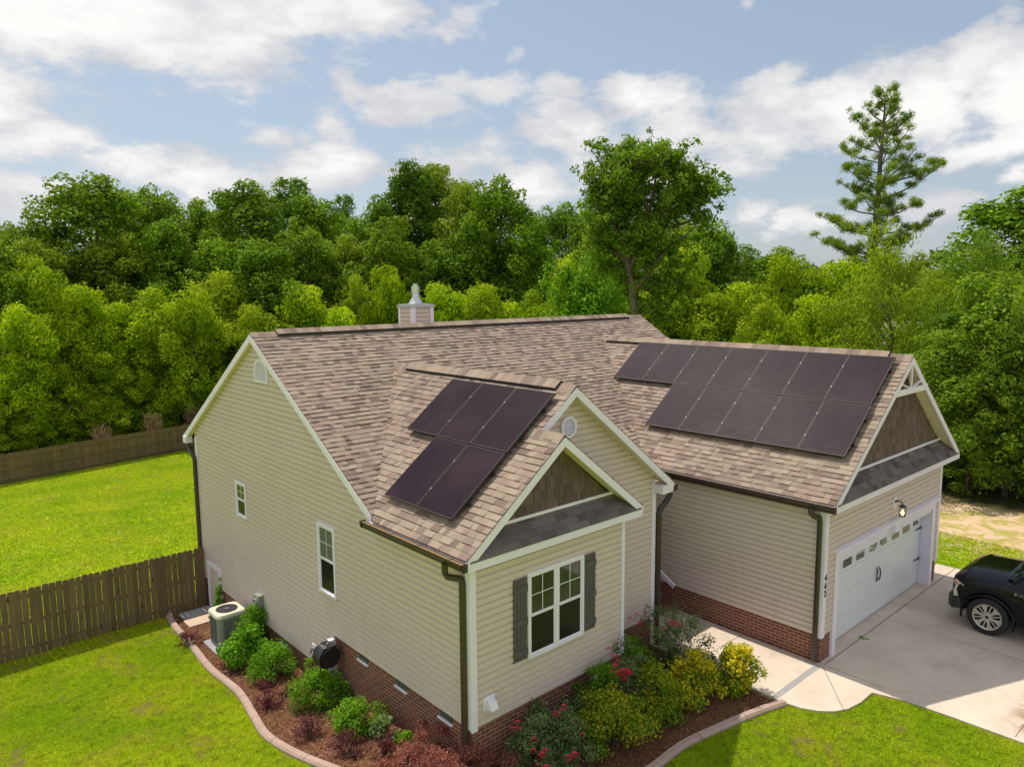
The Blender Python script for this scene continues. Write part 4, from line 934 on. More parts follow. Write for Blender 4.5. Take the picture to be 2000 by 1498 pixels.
def make_crown(name, seed, Hh, rad, base, leaf, nl, per, kind, lr=(.16, .3), mat=None, flat=.85, core=True, boughs=None, **kw):
    rg = np.random.default_rng(seed); lobes = []
    nbough = boughs or max(8, nl // 9); per_b = nl // nbough
    for i in range(nbough):
        t = (i + rg.random()) / nbough; t = t ** .9; R_ = rad * profile(t, kind); a = i * 2.4 + rg.uniform(-.6, .6); q = rg.uniform(.45, .72)
        ph = 1 + .22 * math.sin(a * 2 + seed) + .12 * math.sin(a * 3 + seed * 2 + t * 4)
        rb = rad * rg.uniform(.26, .40) * (1.0 if t < .75 else .8); zc_ = base + rb * .4 + (Hh - base - rb * 1.5) * t; tint = rg.uniform(-.12, .12)
        for j in range(per_b):
            d = rg.normal(size=3); d[2] = abs(d[2]) * 1.2 - .55; d /= np.linalg.norm(d); out = .22; r = rad * rg.uniform(*lr)
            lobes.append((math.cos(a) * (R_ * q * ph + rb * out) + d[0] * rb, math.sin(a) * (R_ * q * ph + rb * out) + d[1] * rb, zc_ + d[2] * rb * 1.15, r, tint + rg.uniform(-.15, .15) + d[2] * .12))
    for i in range(8): lobes.append((rg.normal(0, rad * .09 * (i + .6)), rg.normal(0, rad * .09 * (i + .6)), Hh - rad * .18 * (1 + i * 1.1), rad * .22, .1))
    V, rv = crown_arrays(rg, lobes, leaf, per, flat=flat, **kw)
    if core:
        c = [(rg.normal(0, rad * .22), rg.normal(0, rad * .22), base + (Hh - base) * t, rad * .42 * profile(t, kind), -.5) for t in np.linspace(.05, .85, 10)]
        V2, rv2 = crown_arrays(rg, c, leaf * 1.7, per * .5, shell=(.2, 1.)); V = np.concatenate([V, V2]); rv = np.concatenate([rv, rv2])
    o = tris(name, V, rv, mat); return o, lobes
def make_trunk(name, seed, Hh, rad, base, lobes, r0=.24, frac=.85, nb=22, lean=.3):
    rn = random.Random(seed); mb = MB(); pts = [Vector((0, 0, -.3))]; n = 7
    for i in range(1, n + 1): pts.append(Vector((rn.uniform(-lean, lean) * i / n, rn.uniform(-lean, lean) * i / n, Hh * frac * i / n)))
    rr = [r0 * (1.25 if i == 0 else 1 - .88 * i / n) for i in range(n + 1)]; mb.tube(pts, rr, 8)
    for lb in rn.sample(lobes, min(nb, len(lobes))):
        e = Vector(lb[:3]); zt = max(.5, e.z - math.hypot(e.x, e.y) * rn.uniform(.5, 1.0)); f = min(.98, zt / (Hh * frac)); k = min(n - 1, int(f * n)); s = pts[k].lerp(pts[k + 1], f * n - k)
        m_ = s.lerp(e, .5) + Vector((0, 0, rn.uniform(0, .25))); br_ = r0 * .42 * (1 - f * .7); mb.tube([s, m_, e], [br_, br_ * .6, br_ * .2], 5, False)
    return mb.build(name, M_bark, None, smooth=True)
PROTO = {}
def proto(key, Hh, rad, base, leaf, nl, per, kind, mat, seed, r0=.24, **kw):
    c, lb = make_crown('crown', seed, Hh, rad, base, leaf, nl, per, kind, mat=mat, **kw); t = make_trunk('trunk', seed, Hh, rad, base, lb, r0)
    for o in (c, t): COL.objects.unlink(o)
    PROTO[key] = (c.data, t.data, Hh, rad, c, t)
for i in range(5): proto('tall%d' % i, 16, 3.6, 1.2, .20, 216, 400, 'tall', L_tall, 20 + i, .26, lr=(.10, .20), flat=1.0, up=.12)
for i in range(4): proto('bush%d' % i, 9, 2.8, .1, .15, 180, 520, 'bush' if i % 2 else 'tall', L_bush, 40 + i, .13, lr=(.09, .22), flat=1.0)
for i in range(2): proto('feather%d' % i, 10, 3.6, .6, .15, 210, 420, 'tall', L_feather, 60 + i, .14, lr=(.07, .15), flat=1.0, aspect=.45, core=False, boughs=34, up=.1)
WF = {'broadleaf_tree': 1.16, 'young_tree': 1.02, 'leafy_shrub': .9}
def plant_tree(name, key, x, y, h, w, label, cat, group=None, mat=None, z=None, rz=None):
    c, t, Hh, rad, _, _ = PROTO[key]; rn = random.Random(int(x * 31 + y * 17)); rz = rn.uniform(0, 6.28) if rz is None else rz
    z = float(G(x, y)) if z is None else z
    root = thing(name, label, cat, (x, y, z), rz, group); h *= rn.uniform(.94, 1.05) if name == 'young_tree' else (rn.uniform(.93, 1.07) if group and group.startswith('mid-height') else .985)
    w *= WF.get(name, 1.0)
    s = (w / 2 / rad, w / 2 / rad * rn.uniform(.92, 1.08), h / Hh); root.scale = s
    for nm, dt in (('crown', c), ('trunk', t)):
        if mat and nm == 'crown':
            k = (dt.name, mat.name)
            if k not in PROTO: d2 = dt.copy(); d2.materials.clear(); d2.materials.append(mat); PROTO[k] = d2
            dt = PROTO[k]
        o = bpy.data.objects.new(nm, dt); COL.objects.link(o); o.parent = root
    return root
ORD = ['first', 'second', 'third', 'fourth', 'fifth', 'sixth', 'seventh', 'eighth', 'ninth', 'tenth', 'eleventh', 'twelfth', 'thirteenth', 'fourteenth', 'fifteenth', 'sixteenth', 'seventeenth', 'eighteenth', 'nineteenth', 'twentieth', 'twenty-first', 'twenty-second', 'twenty-third', 'twenty-fourth', 'twenty-fifth', 'twenty-sixth', 'twenty-seventh', 'twenty-eighth', 'twenty-ninth', 'thirtieth']
def scr(x, y):
    v = Vector((x + 6.17, y + 7.82, 0)); return v.dot(r_) / v.dot(f_)
def rowof(L, name, keys, fmt, cat, group, mat=None, z=None):
    L = sorted(L, key=lambda q: scr(q[0], q[1]))
    for i, (x, y, h, w) in enumerate(L):
        sz = 'broad' if w >= 7 else ('slender' if w <= 4.5 else 'medium wide')
        plant_tree(name, keys[(i * 7 + i // 3) % len(keys)], x, y, h, w, fmt % (sz, ORD[i]), cat, group, mat, z)
T5 = ['tall%d' % i for i in range(5)]; B4 = ['bush%d' % i for i in range(4)]
TALL=[(1.1,57.8,13.8,7),(2.3,53.6,13.6,6),(2.9,49.5,13.8,5.5),(6.3,61.1,14.3,6),(6.6,48.8,17,9.5),(11.4,57.9,17.2,7),(11.5,51.6,16.9,7),(15.5,54.5,16.4,6),(19.4,59.5,17.8,7),(16.9,47.6,17.3,8.5),(25.1,59.2,19.5,9),(22.8,49.2,16.8,7.5),(27.8,53.4,17.6,5),(25.2,43.3,16,6.5),(28.5,43.6,19.4,8.5),(34.2,46.9,20.2,8.5),(31.4,39,17.6,7),(29.2,33,17.1,7),(39.2,40.1,15.7,7),(45.5,42.4,17.2,8),(44.2,37.9,15.9,7),(42.8,26.9,14.5,7),(37.3,20.7,13.5,6.5),(45.1,23.3,12.3,7),(43.2,18.6,11.8,7)]
SECOND=[(-0,43.8,11.9,6),(2.6,45.5,12.4,6),(7.6,46.5,13,6.5),(10.3,45.7,12.9,6.5),(13.4,44.6,13.1,6.5),(14.6,39.8,12.2,6.5),(17.9,40.5,13.4,6.5),(21.4,40.9,13.6,6),(22.8,37.7,13.5,6),(25.6,35.9,13.1,6.5),(27.9,34.1,12.8,6.5),(31.5,30.9,12,6.5),(34.8,30.4,12.5,6.5),(35.4,23.4,11.4,6.5),(39.6,31,13.9,6.5)]
MID=[(0.5,38.7,8.5,5),(1.9,41.5,10.7,5.5),(4.1,41.1,9,5),(6,40.7,8.1,5),(8,40.1,9.3,6),(9,37.7,8.9,5),(12,40.9,9.9,6.5),(12.5,36.4,8.3,5),(15,35.3,9.8,6.5),(15.9,32.5,7.9,4.5),(19,35.4,9.6,4),(20.5,34.4,10.5,4.5),(21.8,33.6,9.2,4),(22.6,30.6,9.1,5.5),(23.1,27.7,9.1,5),(24.5,26.4,8.1,5),(25.7,25.4,8.9,4.5),(25.6,22.6,10.8,5),(27.6,20.4,8.1,5),(31,19.3,9,6),(31.6,18.4,11.4,6),(30.8,16,9,6),(33.4,15.6,9,7),(27,10.7,8,5),(31.2,11.3,10.3,6),(26.3,7.8,8.9,5),(35.8,10.9,10.2,6),(24.2,9.6,7.1,4)]
FEATHER=[(24.6,4.1,10.9,6.2),(28,3.5,9.3,6),(23.5,1.1,8.0,5.2),(25.6,6.2,8.6,5)]
LOW=[(-1.3, 40.1, 5.2, 4.2), (0.4, 38.9, 5.9, 4.7), (2.2, 39.6, 5.5, 4.2), (4, 39.2, 5.7, 5.1), (5.5, 38.9, 4.7, 4.2), (7.7, 40.3, 5.1, 5.1), (9, 39.9, 5.3, 5.1), (11.3, 41.2, 5.4, 5.1), (-0.8, 38.0, 3.3, 3.4), (1.6, 38.2, 3.2, 3.8), (4, 38.2, 3.2, 3.8), (6.6, 38.6, 2.3, 3.4)]
RIGHT=[(21.9,1.0,5.6,4.6),(23.7,0.3,7.6,5.5),(25,-0.9,8.6,6),(21.6,0.1,3.4,3.6),(22.0,-0.9,6.4,4.2),(22.3,-2.0,7.4,4.6),(23.6,2.0,6.6,4.2),(26.5,1.6,9.2,5),(22.2,-3.2,4.4,4.2)]
rowof(TALL, 'broadleaf_tree', T5, '%s dark green tree, %s from the left in the tallest back row', 'tree', 'tall trees of the back row', z=-2)
rowof(SECOND, 'broadleaf_tree', T5, '%s mid-height tree, %s from the left in the row before the tallest trees', 'tree', 'mid-height trees before the tallest row', z=-2)
rowof(MID, 'young_tree', B4, '%s bright yellow-green young tree, %s from the left in the middle belt', 'tree', 'bright young trees of the middle belt', z=-2)
rowof(LOW, 'leafy_shrub', B4, '%s leafy green thicket shrub, %s from the left behind the far fence', 'shrub', 'thicket shrubs behind the far fence')
rowof(RIGHT, 'leafy_tree', ['feather0', 'bush0', 'feather1', 'bush2'], '%s low branching tree, %s from the left behind the garage', 'tree', 'trees at the wood edge right of the garage', mat=L_center)
for i, (x, y, h, w) in enumerate(FEATHER):
    plant_tree('feathery_tree', 'feather%d' % (i % 2), x, y, h, w, ['tallest feathery light green tree, right behind the garage ridge', 'feathery light green tree behind and right of the tallest feathery one', 'lowest feathery light green tree nearest the garage gable', 'feathery light green tree just left of the tallest feathery one'][i], 'tree', 'feathery light green trees', z=-1.5)
plant_tree('broadleaf_tree', 'tall1', 36.5, 2.7, 13.7, 9, 'big dense dark green tree at the right edge of the photo', 'tree', z=-2)
plant_tree('rounded_tree', 'bush1', 25, 20.3, 11.2, 7, 'rounded glossy bright green tree left of the tall open-crowned tree', 'tree', mat=L_shrub, z=-2)

# the tall open tree in the middle
def center_tree():
    B = Vector((23.55, 15.85, -2.0)); root = thing('open_crowned_tree', 'tall tree with grey trunk and wide open crown standing above the roof ridge end', 'tree', B)
    rn = random.Random(12); rg = np.random.default_rng(12); mb = MB(); X = Vector((r_.x, r_.y, 0)).normalized(); Y = Vector((-X.y, X.x, 0))
    K = 1 / 39.   # metres per unit of the crown sketch at the tree's distance
    def at(u, v, dep=0.): return X * ((u - 1248) * K) + Y * dep + Vector((0, 0, 8.95 + (570 - v) * K - .45))
    ell = [(1195, 360, 66, 70, 1.6, 26), (1275, 350, 82, 78, 1.9, 36), (1240, 315, 60, 42, 1.2, 12), (1345, 365, 52, 38, 1.1, 12), (1380, 350, 24, 16, .5, 4), (1180, 440, 52, 50, 1.4, 15), (1235, 450, 66, 50, 1.5, 16), (1300, 450, 50, 40, 1.3, 10), (1368, 400, 18, 34, .5, 5), (1240, 510, 62, 30, 1.2, 10), (1180, 285, 10, 8, .3, 1), (1225, 288, 14, 12, .4, 3), (1290, 282, 14, 12, .4, 3), (1315, 300, 14, 12, .4, 2), (1262, 560, 34, 40, .9, 5), (1312, 525, 42, 40, 1.0, 8), (1290, 590, 30, 30, .8, 5)]
    limbs = [[(1245, 640), (1243, 600), (1236, 555), (1226, 505), (1222, 440), (1212, 380), (1200, 320)], [(1229, 520), (1250, 470), (1266, 430), (1278, 370), (1290, 300)], [(1262, 440), (1300, 400), (1345, 370), (1385, 352)], [(1224, 460), (1190, 430), (1165, 390)], [(1226, 500), (1180, 470), (1150, 450)], [(1270, 410), (1240, 360), (1232, 300)], [(1240, 560), (1275, 510), (1310, 470), (1340, 450)], [(1300, 400), (1330, 430), (1365, 420)]]
    dep = [0, .5, .9, -.7, .6, -.9, -.6, .8]; pts = []
    for k, L in enumerate(limbs):
        P = [at(u, v, dep[k] * q / (len(L) - 1)) for q, (u, v) in enumerate(L)]
        if k == 0: P = [Vector((0, 0, -.4)), P[0] * .5 + Vector((0, 0, P[0].z * .25))] + P
        r0 = .30 if k == 0 else .15; mb.tube(P, [r0 * (1 - .8 * q / (len(P) - 1)) for q in range(len(P))], 8)
        for a, b in zip(P, P[1:]):
            for q in range(4): pts.append(a.lerp(b, q / 4))
    lobes = []
    for u, v, ru, rv_, rd, n in ell:
        for q in range(n):
            d = Vector((rn.gauss(0, 1), rn.gauss(0, 1), rn.gauss(0, 1))).normalized() * rn.uniform(.45, 1.0)
            c = at(u + d.x * ru * .9, v + 5 - d.z * rv_ * .95, d.y * rd + rn.gauss(0, .25)); s0 = min(pts, key=lambda p: (p - c).length + (2. if p.z > c.z + .3 else 0))
            mb.tube([s0, s0.lerp(c, .5) + Vector((0, 0, -.12)), c], [.045, .03, .012], 5, False)
            for w in range(7):
                o = Vector((rn.gauss(0, .34), rn.gauss(0, .34), rn.gauss(0, .28))); e = c + o; lobes.append((e.x, e.y, e.z, rn.uniform(.20, .40), rn.uniform(-.2, .2)))
                if w < 3: mb.tube([c, e], [.014, .006], 4, False)
    mb.build('trunk', M_bark, root, smooth=True)
    V, rv = crown_arrays(rg, lobes, .165, 520, shell=(.2, 1.25), flat=.85)
    o = tris('crown', V, rv, L_center); o.parent = root
center_tree()

# pine
def pine():
    root = thing('pine_tree', 'tall lone pine with tiered needle branches standing above the wood at right', 'tree', (43.8, 12.6, -2.)); Hh = 21.9
    rn = random.Random(8); rg = np.random.default_rng(8); mb = MB(); X = Vector((r_.x, r_.y, 0)).normalized(); Y = Vector((-X.y, X.x, 0))
    tr_ = [Vector((0, 0, -.3)) - X * .5, Vector((0, 0, 6)) - X * .2, Vector((0, 0, 12)) - X * .05, Vector((0, 0, 17)) , Vector((0, 0, 19.8)) + X * .1, Vector((0, 0, 20.6)) + X * .1]
    mb.tube(tr_, [.30, .25, .20, .13, .06, .03], 9); lobes = []
    def at(z):
        for a, b in zip(tr_, tr_[1:]):
            if a.z <= z <= b.z: return a.lerp(b, (z - a.z) / (b.z - a.z))
        return tr_[-1]
    z = 7.0; k = 0
    while z < 20.5:
        t = (z - 7.) / 13.5; L0 = 3.3 * max(.0, 1 - t ** 2.6) ** .8 + .35
        for j in range(5 if t < .85 else 4):
            a = k * 2.4 + rn.uniform(-.5, .5); k += 1; L = L0 * rn.uniform(.45, 1.15)
            d = (X * math.cos(a) + Y * math.sin(a))
            s = at(z + rn.uniform(-.4, .4)); rise = rn.uniform(-.05, .25) + t * .7; e = s + d * L + Vector((0, 0, L * rise)); m_ = s.lerp(e, .55) + Vector((0, 0, -.08 * L)); mb.tube([s, m_, e], [.07 * (1 - t * .6), .045, .02], 5, False)
            side = Vector((-d.y, d.x, 0))
            for i in range(max(3, int(L * 3.2))):
                f = min(1.05, rn.uniform(.42, 1.08)); p = s.lerp(m_, f / .55) if f < .55 else m_.lerp(e, (f - .55) / .45); w = .16 + .42 * math.sin(min(1, (f - .3) * 1.3) * math.pi) * min(1.2, L / 2.2)
                q = p + side * rn.uniform(-w, w) * 1.3 + Vector((0, 0, rn.uniform(-.02, .34))); mb.tube([p, q], [.018, .008], 4, False)
                lobes.append((q.x, q.y, q.z, rn.uniform(.24, .44), rn.uniform(-.2, .25)))
        z += rn.uniform(.6, 1.2)
    # the long branch reaching right
    s = at(15.4); e = s + X * 4.1 + Vector((0, 0, 1.3)); mb.tube([s, s.lerp(e, .5) + Vector((0, 0, -.2)), e], [.08, .05, .02], 5, False)
    for i in range(12): p = s.lerp(e, .45 + .55 * i / 11); lobes.append((p.x, p.y + rn.uniform(-.4, .4), p.z + rn.uniform(-.1, .3), rn.uniform(.3, .45), 0))
    mb.build('trunk', M_bark, root, smooth=True)
    V, rv = crown_arrays(rg, lobes, .26, 1150, aspect=.12, shell=(.15, 1.05), flat=.8, jit=1.2, up=0)
    o = tris('crown', V, rv, L_pine); o.parent = root
pine()

# distant wood closing the horizon
rg = np.random.default_rng(77); lobes = []
for i in range(520):
    a = R(-8) + rg.random() * R(112); Rr = rg.uniform(85, 150); x = -6 + math.sin(a) * Rr; y = -8 + math.cos(a) * Rr
    for z in (2, 5, 7.6, 9.4): lobes.append((x + rg.normal(0, 1.2), y + rg.normal(0, 1.2), -2 + z * (Rr / 115) * rg.uniform(.85, 1.15), rg.uniform(1.6, 2.6) * (1.2 if z < 8 else .7), rg.uniform(-.2, .2)))
V, rv = crown_arrays(rg, lobes, .75, 22, shell=(.5, 1.1)); o = tris('distant_wood', V, rv, L_dark); o['kind'] = 'stuff'
# undergrowth filling the foot of the wood
lobes = []
for i in range(900):
    if rg.random() < .55: x = rg.uniform(-14, 34); y = 36.5 + (x + 2) * .12 + rg.uniform(0, 5)
    else: t = rg.random(); x = 23.2 + rg.uniform(0, 6); y = -5 + t * 42
    r = rg.uniform(.5, 1.1); lobes.append((x, y, float(G(x, y)) + r * .4, r, rg.uniform(-.3, .1)))
V, rv = crown_arrays(rg, lobes, .2, 70); o = tris('undergrowth', V, rv, L_dark); o['kind'] = 'stuff'
# ------------------------------------------------------------------ garden shrubs
def shrub(name, label, cat, x, y, w, h, leaf, n, mat, seed, group=None, aspect=.6, lobes_n=34, flat=.9, zoff=0., shell=(.45, 1.25), lr=(.19, .38), stemmat=None, flowers=0, jit=.55, up=.35, per=None, flist=None):
    z = float(G(x, y)); root = thing(name, label, cat, (x, y, z), 0, group); rg = np.random.default_rng(seed); rn = random.Random(seed)
    lobes = []
    for i in range(lobes_n):
        t = rg.random(); a = rg.uniform(0, 2 * math.pi); q = rg.uniform(.2, 1.0) * (1 if t < .6 else 1.15 - t * .6); r = w / 2 * rg.uniform(*lr)
        lobes.append((math.cos(a) * w / 2 * q, math.sin(a) * w / 2 * q, r * .6 + (h - r * 1.3) * t, r, rg.uniform(-.2, .2) + (t - .5) * .25))
    tot = sum(l[3] ** 2 for l in lobes); V, rv = crown_arrays(rg, lobes, leaf, n / tot, aspect=aspect, flat=flat, shell=shell, jit=jit, up=up)
    V[:, :, 2] = np.maximum(V[:, :, 2], .01); o = tris('foliage', V, rv, mat); o.parent = root
    mb = MB()
    for i in range(9): l = rn.choice(lobes); mb.tube([(rn.uniform(-.04, .04), rn.uniform(-.04, .04), -.05), (l[0] * .5, l[1] * .5, l[2] * .5), (l[0], l[1], l[2])], [.014, .010, .005], 5, False)
    mb.build('stem', M_bark, root)
    for (fx, fy, fz, cnt) in (flist or []):
        for k in range(cnt):
            mb = MB(); c = Vector((fx + rn.gauss(0, .07), fy + rn.gauss(0, .07), fz + rn.gauss(0, .06)))
            for j in range(13):
                a = j * 2.4; rr = .012 + .0026 * j; el = 1.1 - j * .07; pz = Vector((math.cos(a) * rr, math.sin(a) * rr, .012 * math.sin(el) * 2)); d = Vector((math.cos(a), math.sin(a), el)).normalized(); sd_ = Vector((-math.sin(a), math.cos(a), 0)); s = .022
                mb.add([c + pz - sd_ * s * .5, c + pz + sd_ * s * .5, c + pz + sd_ * s * .4 + d * s, c + pz - sd_ * s * .4 + d * s], [(0, 1, 2, 3)], rn.random())
            mb.build('blossom', M_petal, root)
    return root
gg = 'golden variegated shrubs along the front curb'
shrub('golden_shrub', 'brightest yellow shrub in the sun beside the concrete walk', 'shrub', 4.74, -1.38, .86, .88, .055, 5400, L_gold, 201, gg, lobes_n=44)
shrub('golden_shrub', 'golden yellow shrub beside the brightest one, with green patches low down', 'shrub', 3.98, -1.04, .98, .88, .052, 5200, L_gold, 102, gg)
shrub('golden_shrub', 'yellow green rounded shrub between the golden and the largest shrub', 'shrub', 3.08, -.93, .98, .92, .048, 6000, L_gold2, 103, gg)
shrub('golden_shrub', 'largest yellow green shrub, nearest the camera by the curb', 'shrub', 2.10, -.84, 1.16, .98, .048, 7600, L_gold2, 104, gg)
shrub('rose_bush', 'tall loose rose bush with red blooms between window wall and walk', 'rose bush', 4.62, -.10, 1.8, 1.15, .04, 6500, L_rose, 111, lobes_n=46, lr=(.14, .26), shell=(.1, 1.2), flist=[(-.35, -.35, 1.06, 8), (-.70, .25, 1.08, 4)])
shrub('rose_bush', 'rose bush with a big red bloom cluster under the right shutter', 'rose bush', 2.95, -.22, 1.45, 1.16, .04, 6000, L_rose, 112, lobes_n=40, lr=(.16, .28), shell=(.1, 1.15), flist=[(-.46, -.50, .93, 20), (-.42, -.30, 1.18, 4)])
shrub('rose_bush', 'rose bush with scattered red blooms in front of the house corner', 'rose bush', 1.02, -.5, 1.5, .84, .042, 9500, L_rose, 113, lobes_n=44, lr=(.16, .28), shell=(.1, 1.15), flist=[(-.50, .1, .78, 4), (-.45, -.3, .55, 6), (.18, -.1, .84, 4), (-.62, -.42, .42, 5), (-.1, -.62, .42, 6), (.25, -.4, .62, 2)])
shrub('green_shrub', 'upright bright green shrub by the brick, between the rose bushes', 'shrub', 3.72, .12, .75, .92, .05, 2200, L_shrub, 121)
shrub('green_shrub', 'green shrub rising behind the largest yellow green shrub', 'shrub', 2.45, -.35, .85, 1.0, .05, 3600, L_shrub, 122)
shrub('dark_shrub', 'low dark shrub against the brick below the window', 'shrub', 1.85, -.30, 1.1, .62, .045, 2400, L_rose, 123)
shrub('red_maple', 'low spreading maroon lace-leaf maple at the front corner of the house', 'shrub', -.30, .30, 2.0, .60, .05, 20000, L_maroon, 131, aspect=.22, lobes_n=60, lr=(.12, .22), shell=(.1, 1.1), flat=.5, jit=1.1)
shrub('green_shrub', 'bushy green shrub between the brick vents and the curb', 'shrub', -.52, 2.45, 0.81, 0.57, .045, 4680, L_shrub, 132)
shrub('pale_shrub', 'small pale leaved shrub right of the bushy green shrub', 'shrub', -.38, 1.85, .48, .40, .05, 1300, L_pale, 133)
shrub('green_shrub', 'wide green shrub below the hose reel', 'shrub', -.42, 3.95, 1.06, 0.64, .045, 5980, L_shrub, 134)
shrub('green_shrub', 'tiny green plant by the brick right of the pale shrub', 'shrub', -.20, 1.45, .36, .20, .045, 500, L_shrub, 139)
shrub('climbing_shrub', 'narrow climbing green shrub against the siding behind the condenser shrubs', 'shrub', -.22, 7.25, .58, 1.18, .045, 3400, L_shrub, 135, lobes_n=34, lr=(.3, .5))
shrub('green_shrub', 'broad leaved lime green shrub beside the air conditioner', 'shrub', -.55, 6.72, 1.06, 0.79, .085, 2600, L_shrub, 136)
shrub('green_shrub', 'fine leaved green shrub in front of the lime green shrub', 'shrub', -.50, 5.75, 0.95, 0.68, .04, 5980, L_shrub, 137)
shrub('door_vine', 'thin green vine climbing beside the crawl space door', 'vine', -.10, 9.72, .28, 1.05, .05, 900, L_shrub, 138, lobes_n=18, lr=(.3, .5))
shrub('small_weed', 'small green weed below the outlet on the side wall', 'weed', -.18, 4.78, .32, .55, .045, 600, L_shrub, 140)
for i, (x, y, w, h, lab) in enumerate([(-1.18, 8.55, .62, .38, 'purple leaved shrub left of the air conditioner'), (-1.12, 4.55, .55, .38, 'spiky purple shrub at the curb bend, left of the hose reel'), (-1.08, 3.0, .58, .40, 'spiky purple shrub at the curb, below the green bush of the reel'),
        (-.95, 1.90, .55, .42, 'spiky purple shrub by the curb near the pale shrub'), (-.62, 1.42, .45, .36, 'spiky purple shrub between pale shrub and maroon maple'), (-.85, 5.35, .40, .22, 'small purple shrub in mulch below the fine leaved shrub'), (-.62, 4.65, .42, .28, 'small faint purple plant in the middle of the mulch')]):
    shrub('purple_shrub', lab, 'shrub', x, y, w * 1.0, h * .9, .055, int(1500 * w * 1.15), L_purple, 150 + i, 'purple shrubs in the mulch bed', aspect=.22, shell=(.1, 1.5), jit=1.1, lr=(.16, .30))
shrub('small_weed', 'tiny green weed in the crack before the garage door', 'weed', 8.35, -2.05, .26, .05, .04, 160, L_shrub, 171, lobes_n=10)
for i, (x, y, h, lab) in enumerate([(5.8, 35.3, 2.6, 'dry tan weed clump standing left of the house gable behind the fence'), (3.2, 34.9, 2.3, 'dry tan weed clump behind the middle of the far fence'), (8.2, 36, 2.9, 'tallest dry tan weed clump next to the roof corner behind the fence')]):
    root = thing('dry_weed_clump', lab, 'weeds', (x, y, float(G(x, y))), 0, 'dry weed clumps behind the far fence'); rg = np.random.default_rng(i + 5); k = 900
    a = rg.uniform(0, 6.28, k); rr = rg.uniform(0, .55, k); hh = h * rg.uniform(.55, 1., k); bx = np.cos(a) * rr; by = np.sin(a) * rr; V = np.empty((k, 3, 3)); w = .03
    f = rg.uniform(.4, 1, k); V[:, 0] = np.stack([bx * f, by * f, hh * f * .9], 1); V[:, 1] = V[:, 0] + np.stack([rg.normal(0, w, k), rg.normal(0, w, k), np.full(k, .02)], 1); V[:, 2] = V[:, 0] + np.stack([bx * .2 + rg.normal(0, .05, k), by * .2 + rg.normal(0, .05, k), rg.uniform(.1, .35, k)], 1)
    o = tris('seed_stalks', V, rg.random(k), L_weed); o.parent = root

# ------------------------------------------------------------------ air conditioner
ac = thing('air_conditioner', 'grey green outdoor air conditioner unit on a pad beside the left wall', 'air conditioner', (-.52, 8.02, -.82), R(0)); ac.scale = (.86, .86, .88)
def rrect(hx, hy, r, z, n=6):
    out = []
    for cx_, cy_, a0 in ((hx - r, hy - r, 0), (-hx + r, hy - r, 90), (-hx + r, -hy + r, 180), (hx - r, -hy + r, 270)):
        for k in range(n + 1): t = R(a0 + 90 * k / n); out.append((cx_ + r * math.cos(t), cy_ + r * math.sin(t), z))
    return out
def loft(mb, rings, cap=True, a=None):
    n = len(rings[0]); P = [p for r in rings for p in r]; F = [(i * n + k, i * n + (k + 1) % n, (i + 1) * n + (k + 1) % n, (i + 1) * n + k) for i in range(len(rings) - 1) for k in range(n)]
    if cap: F += [tuple(range(n))[::-1], tuple((len(rings) - 1) * n + k for k in range(n))]
    mb.add(P, F, a)
mb = MB(); loft(mb, [rrect(.36, .36, .13, .07), rrect(.36, .36, .13, .84)]); body = mb.build('cabinet', M_ac, ac)
mb = MB()   # louvre grooves on the faces
for k in range(-7, 8):
    if k == 0: continue
    q = k * .030
    mb.box(-.366, -.36, q - .008, q + .008, .14, .78); mb.box(q - .008, q + .008, -.366, -.36, .14, .78)
mb.build('louvre', material('ac_louvre', (.12, .145, .13), rough=.5), ac)
mb = MB(); loft(mb, [rrect(.375, .375, .14, .83), rrect(.385, .385, .14, .87), rrect(.36, .36, .13, .92), rrect(.30, .30, .16, .93)], cap=False)
n = 28; i0 = [(p[0] * .985, p[1] * .985, .93) for p in rrect(.305, .305, .165, .93)]; ring = [(.27 * math.cos(2 * math.pi * (k + .5) / n + 0), .27 * math.sin(2 * math.pi * (k + .5) / n), .925) for k in range(n)]
mb.add(rrect(.30, .30, .16, .93) + ring, [(k, (k + 1) % n, n + (k + 1) % n, n + k) for k in range(n)]); mb.build('top_cover', M_actop, ac)
mb = MB(); mb.add([(.268 * math.cos(t), .268 * math.sin(t), .90) for t in np.linspace(0, 2 * math.pi, 28, endpoint=False)], [tuple(range(28))]); mb.build('fan_well', M_dark, ac)
mb = MB()
for q in (.06, .10, .14, .18, .22, .26): pts = [(q * math.cos(t), q * math.sin(t), .934) for t in np.linspace(0, 2 * math.pi, 25)]; mb.tube(pts, .0035, 4, False)
for k in range(8): t = k * math.pi / 4; mb.tube([(.05 * math.cos(t), .05 * math.sin(t), .936), (.27 * math.cos(t), .27 * math.sin(t), .932)], .004, 4)
mb.tube([(0, 0, .915), (0, 0, .94)], .06, 12); mb.build('fan_grille', M_blackmetal if False else material('grille_grey', (.11, .11, .12), rough=.4), ac)
mb = MB(); mb.box(-.375, -.362, .18, .30, .68, .76); mb.build('badge', M_galv, ac)
mb = MB(); mb.box(-.50, .42, -.50, .44, .01, .07); tag(mb.build('equipment_pad', M_pad, ac, bevel=.01))
# stepping slabs
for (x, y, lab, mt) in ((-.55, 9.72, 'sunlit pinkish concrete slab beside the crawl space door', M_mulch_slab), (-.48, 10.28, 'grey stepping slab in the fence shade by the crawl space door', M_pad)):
    mb = MB(); mb.box(-.32, .40, -.22, .22, 0, .06); o = mb.build('stepping_slab', mt, bevel=.01); o.location = (x, y, float(G(x, y)) + .012); tag(o, lab, 'paving slab')
